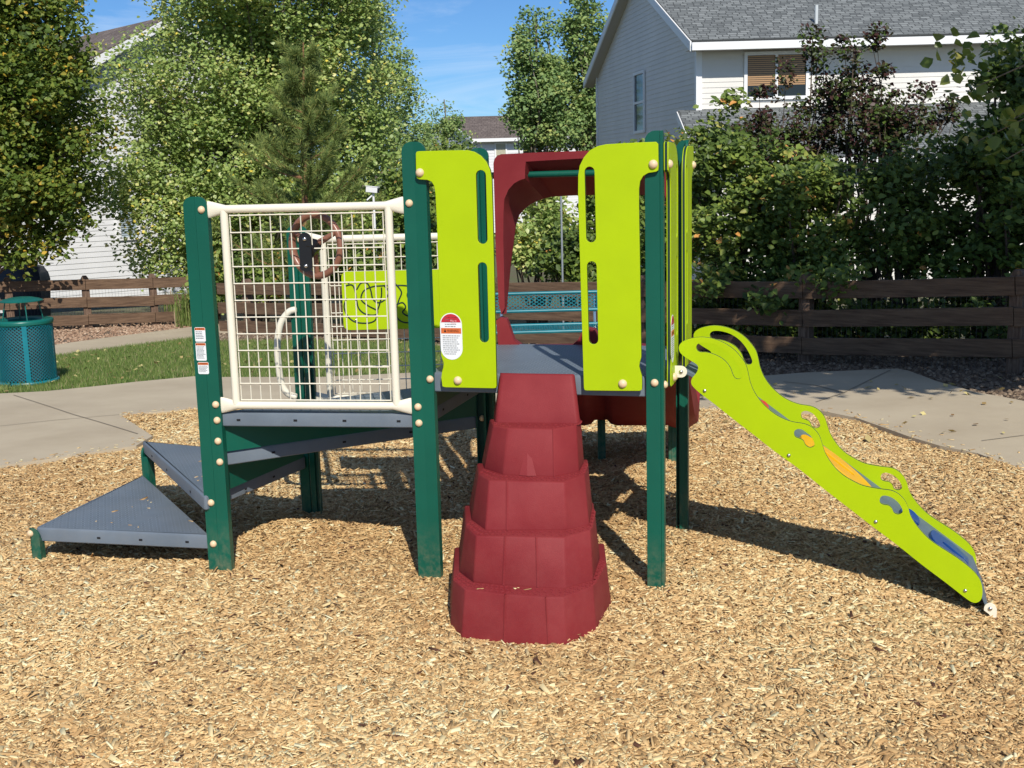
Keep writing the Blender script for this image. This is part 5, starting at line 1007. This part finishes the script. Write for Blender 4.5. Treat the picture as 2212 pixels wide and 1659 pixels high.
# dry grass clump by the fence end
def clump(name, label, u, v, h, n, seed, m):
    p = onground(u, v); rs = np.random.RandomState(seed); yaw = rs.uniform(0, 2 * pi, n); lean = rs.uniform(.1, .9, n); hh = h * rs.uniform(.5, 1.1, n); x0 = p.x + rs.normal(0, .08, n); y0 = p.y + rs.normal(0, .08, n); V = []
    for k in range(n):
        d = np.array([np.cos(yaw[k]), np.sin(yaw[k]), 0]); s = np.array([-d[1], d[0], 0]) * .006; b = np.array([x0[k], y0[k], p.z]); m1 = b + d * lean[k] * hh[k] * .25 + [0, 0, hh[k] * .65]; e = b + d * lean[k] * hh[k] * .8 + [0, 0, hh[k] * (1 - .45 * lean[k])]
        V += [b - s, b + s, m1 + s, m1 - s, m1 - s, m1 + s, e + s * .2, e - s * .2]
    bulk(name, np.array(V), np.arange(2 * n)[:, None] * 4 + np.arange(4)[None], m, attr=np.repeat(np.clip(rs.normal(.6, .2, n), 0, 1), 8), label=label, cat='ornamental grass')
clump('grass_clump', 'long bladed grass clump at the fence gap beside the tall left post', 405, 706, .75, 160, 5, GRASS)
clump('grass_clump', 'small grass tuft against the wooden fence left of the first tuft', 375, 690, .6, 90, 6, GRASS)

# big shade tree standing right of the picture; its low boughs hang into it
T = thing('shade_tree', (6.3, 6.9, -.02), 'broad leaved tree hanging round leaves in at the right edge', 'tree'); rs = np.random.RandomState(9)
def cl(c, r, n):
    d = rs.normal(0, 1, (n, 3)); d /= np.linalg.norm(d, axis=1)[:, None]; return np.array(c) + d * (rs.uniform(0, 1, n) ** .4)[:, None] * np.array(r)
C = np.concatenate([cl((4.3, 6.0, 4.2), (2.7, .95, .55), 170), cl((3.9, 7.6, 4.9), (2.2, .8, .5), 22), cl((5.6, 7.0, 5.2), (1.6, 1.6, 1.2), 50), cl((2.9, 5.7, 4.0), (.9, .35, .45), 9), cl((4.5, 8.6, 4.4), (1.6, .9, .8), 26), cl((5.5, 9.4, 4.6), (1.4, 1.2, 1.2), 26)])
low = blobs([(2175, 230, 9.3, 45, 90, .35), (2110, 200, 9.3, 50, 40, .3), (2060, 110, 9.3, 18, 20, .15), (2160, 120, 9.3, 40, 60, .3), (2190, 330, 9.3, 34, 60, .3), (2075, 150, 9.3, 25, 25, .2), (2150, 300, 9.3, 40, 50, .3)], 34, 91, .1)
bm = bmesh.new(); limbs(bm, (6.3, 6.9, -.1), (5.6, 7.2, 5.6), [tuple(c) for c in C[::5]], .16, 12)
for c in low[::3]: e_ = Vector(c); s_ = Vector((4.6, 8.9, e_.z + .35)); tube(bm, spline([s_, s_.lerp(e_, .5) + Vector((0, 0, .06)), e_], 3), [.012, .010, .009, .008, .006, .005, .003], 5)
link('trunk', fin(bm), BARKG, parent=T, smooth=60)
leaves('crown', C, np.full(len(C), .45), 55, .10, LF_CREEK, T, seed=92, aspect=1.0); leaves('bough_leaves', low, np.full(len(low), .20), 8, .085, LF_CREEK, T, seed=93, aspect=1.05, up=.0)
# small things seen between the trees
q = aty(806, 410, 19.0); g0 = terrain(0, 19.0); FX = thing('security_camera', (q.x, 19.0, g0), 'small white camera on a thin pole just above the cream grid barrier', 'camera')
bm = bmesh.new(); tube(bm, [Vector((q.x, 19, g0)), Vector((q.x, 19, q.z - .05))], .018, 8); tube(bm, [Vector((q.x, 19, q.z - .07)), Vector((q.x - .10, 18.95, q.z - .16))], .012, 6); link('pole', fin(bm), TRIM, parent=FX)
bm = bmesh.new(); box(bm, (q.x - .01, 18.97, q.z), (.19, .085, .085), ax=(1, -.25, -.12)); box(bm, (q.x - .005, 18.97, q.z + .05), (.22, .10, .012), ax=(1, -.25, -.12)); link('housing', fin(bm), TRIM, parent=FX, bevel=.008)
bm = bmesh.new(); box(bm, (q.x + .088, 18.945, q.z - .012), (.02, .06, .06), ax=(1, -.25, -.12)); link('lens', fin(bm), BLACK, parent=FX, bevel=.004)
q = aty(1212, 425, 16.0); g0 = terrain(0, 16.0); bm = bmesh.new(); tube(bm, [Vector((q.x, 16, g0 - .05)), Vector((q.x, 16, q.z + .35))], .014, 8)
tube(bm, [Vector((q.x, 16, q.z + .35)), Vector((q.x + .04, 16, q.z + .42)), Vector((q.x + .12, 16, q.z + .40))], .009, 6); tag(link('garden_pole', fin(bm), mat('grey_pole', (.42, .45, .47), .4, metal=.5), smooth=60), 'thin grey metal garden pole seen through the slide hood opening', 'pole')
# fallen leaves
def fallen():
    rs = np.random.RandomState(77); n = 1100; x = rs.uniform(-7, 0, n); y = rs.uniform(lpoly[:, 1].min(), lpoly[:, 1].max(), n); k = inside(x, y, lpoly); x, y = x[k][:260], y[k][:260]
    x2 = rs.uniform(1.5, 4.2, 60); y2 = rs.uniform(7.6, 10.0, 60); x = np.concatenate([x, x2]); y = np.concatenate([y, y2]); n = len(x); z = terr_np(y) + .035
    c = np.stack([x, y, z], 1); ax, ay, az = orient(n, .3); s = rs.uniform(.018, .035, n)[:, None]; V = np.stack([c - ax * s, c + ay * s * .7, c + ax * s, c - ay * s * .7], 1).reshape(-1, 3)
    bulk('fallen_leaves', V, np.arange(n)[:, None] * 4 + np.arange(4)[None], attr_mat('dry_leaf', [(0, (.20, .11, .04)), (1, (.60, .52, .22))], rough=.7), attr=np.repeat(rs.uniform(0, 1, n), 4), kind='stuff', label='small yellow fallen leaves scattered over lawn and path', cat='fallen leaves')
fallen()
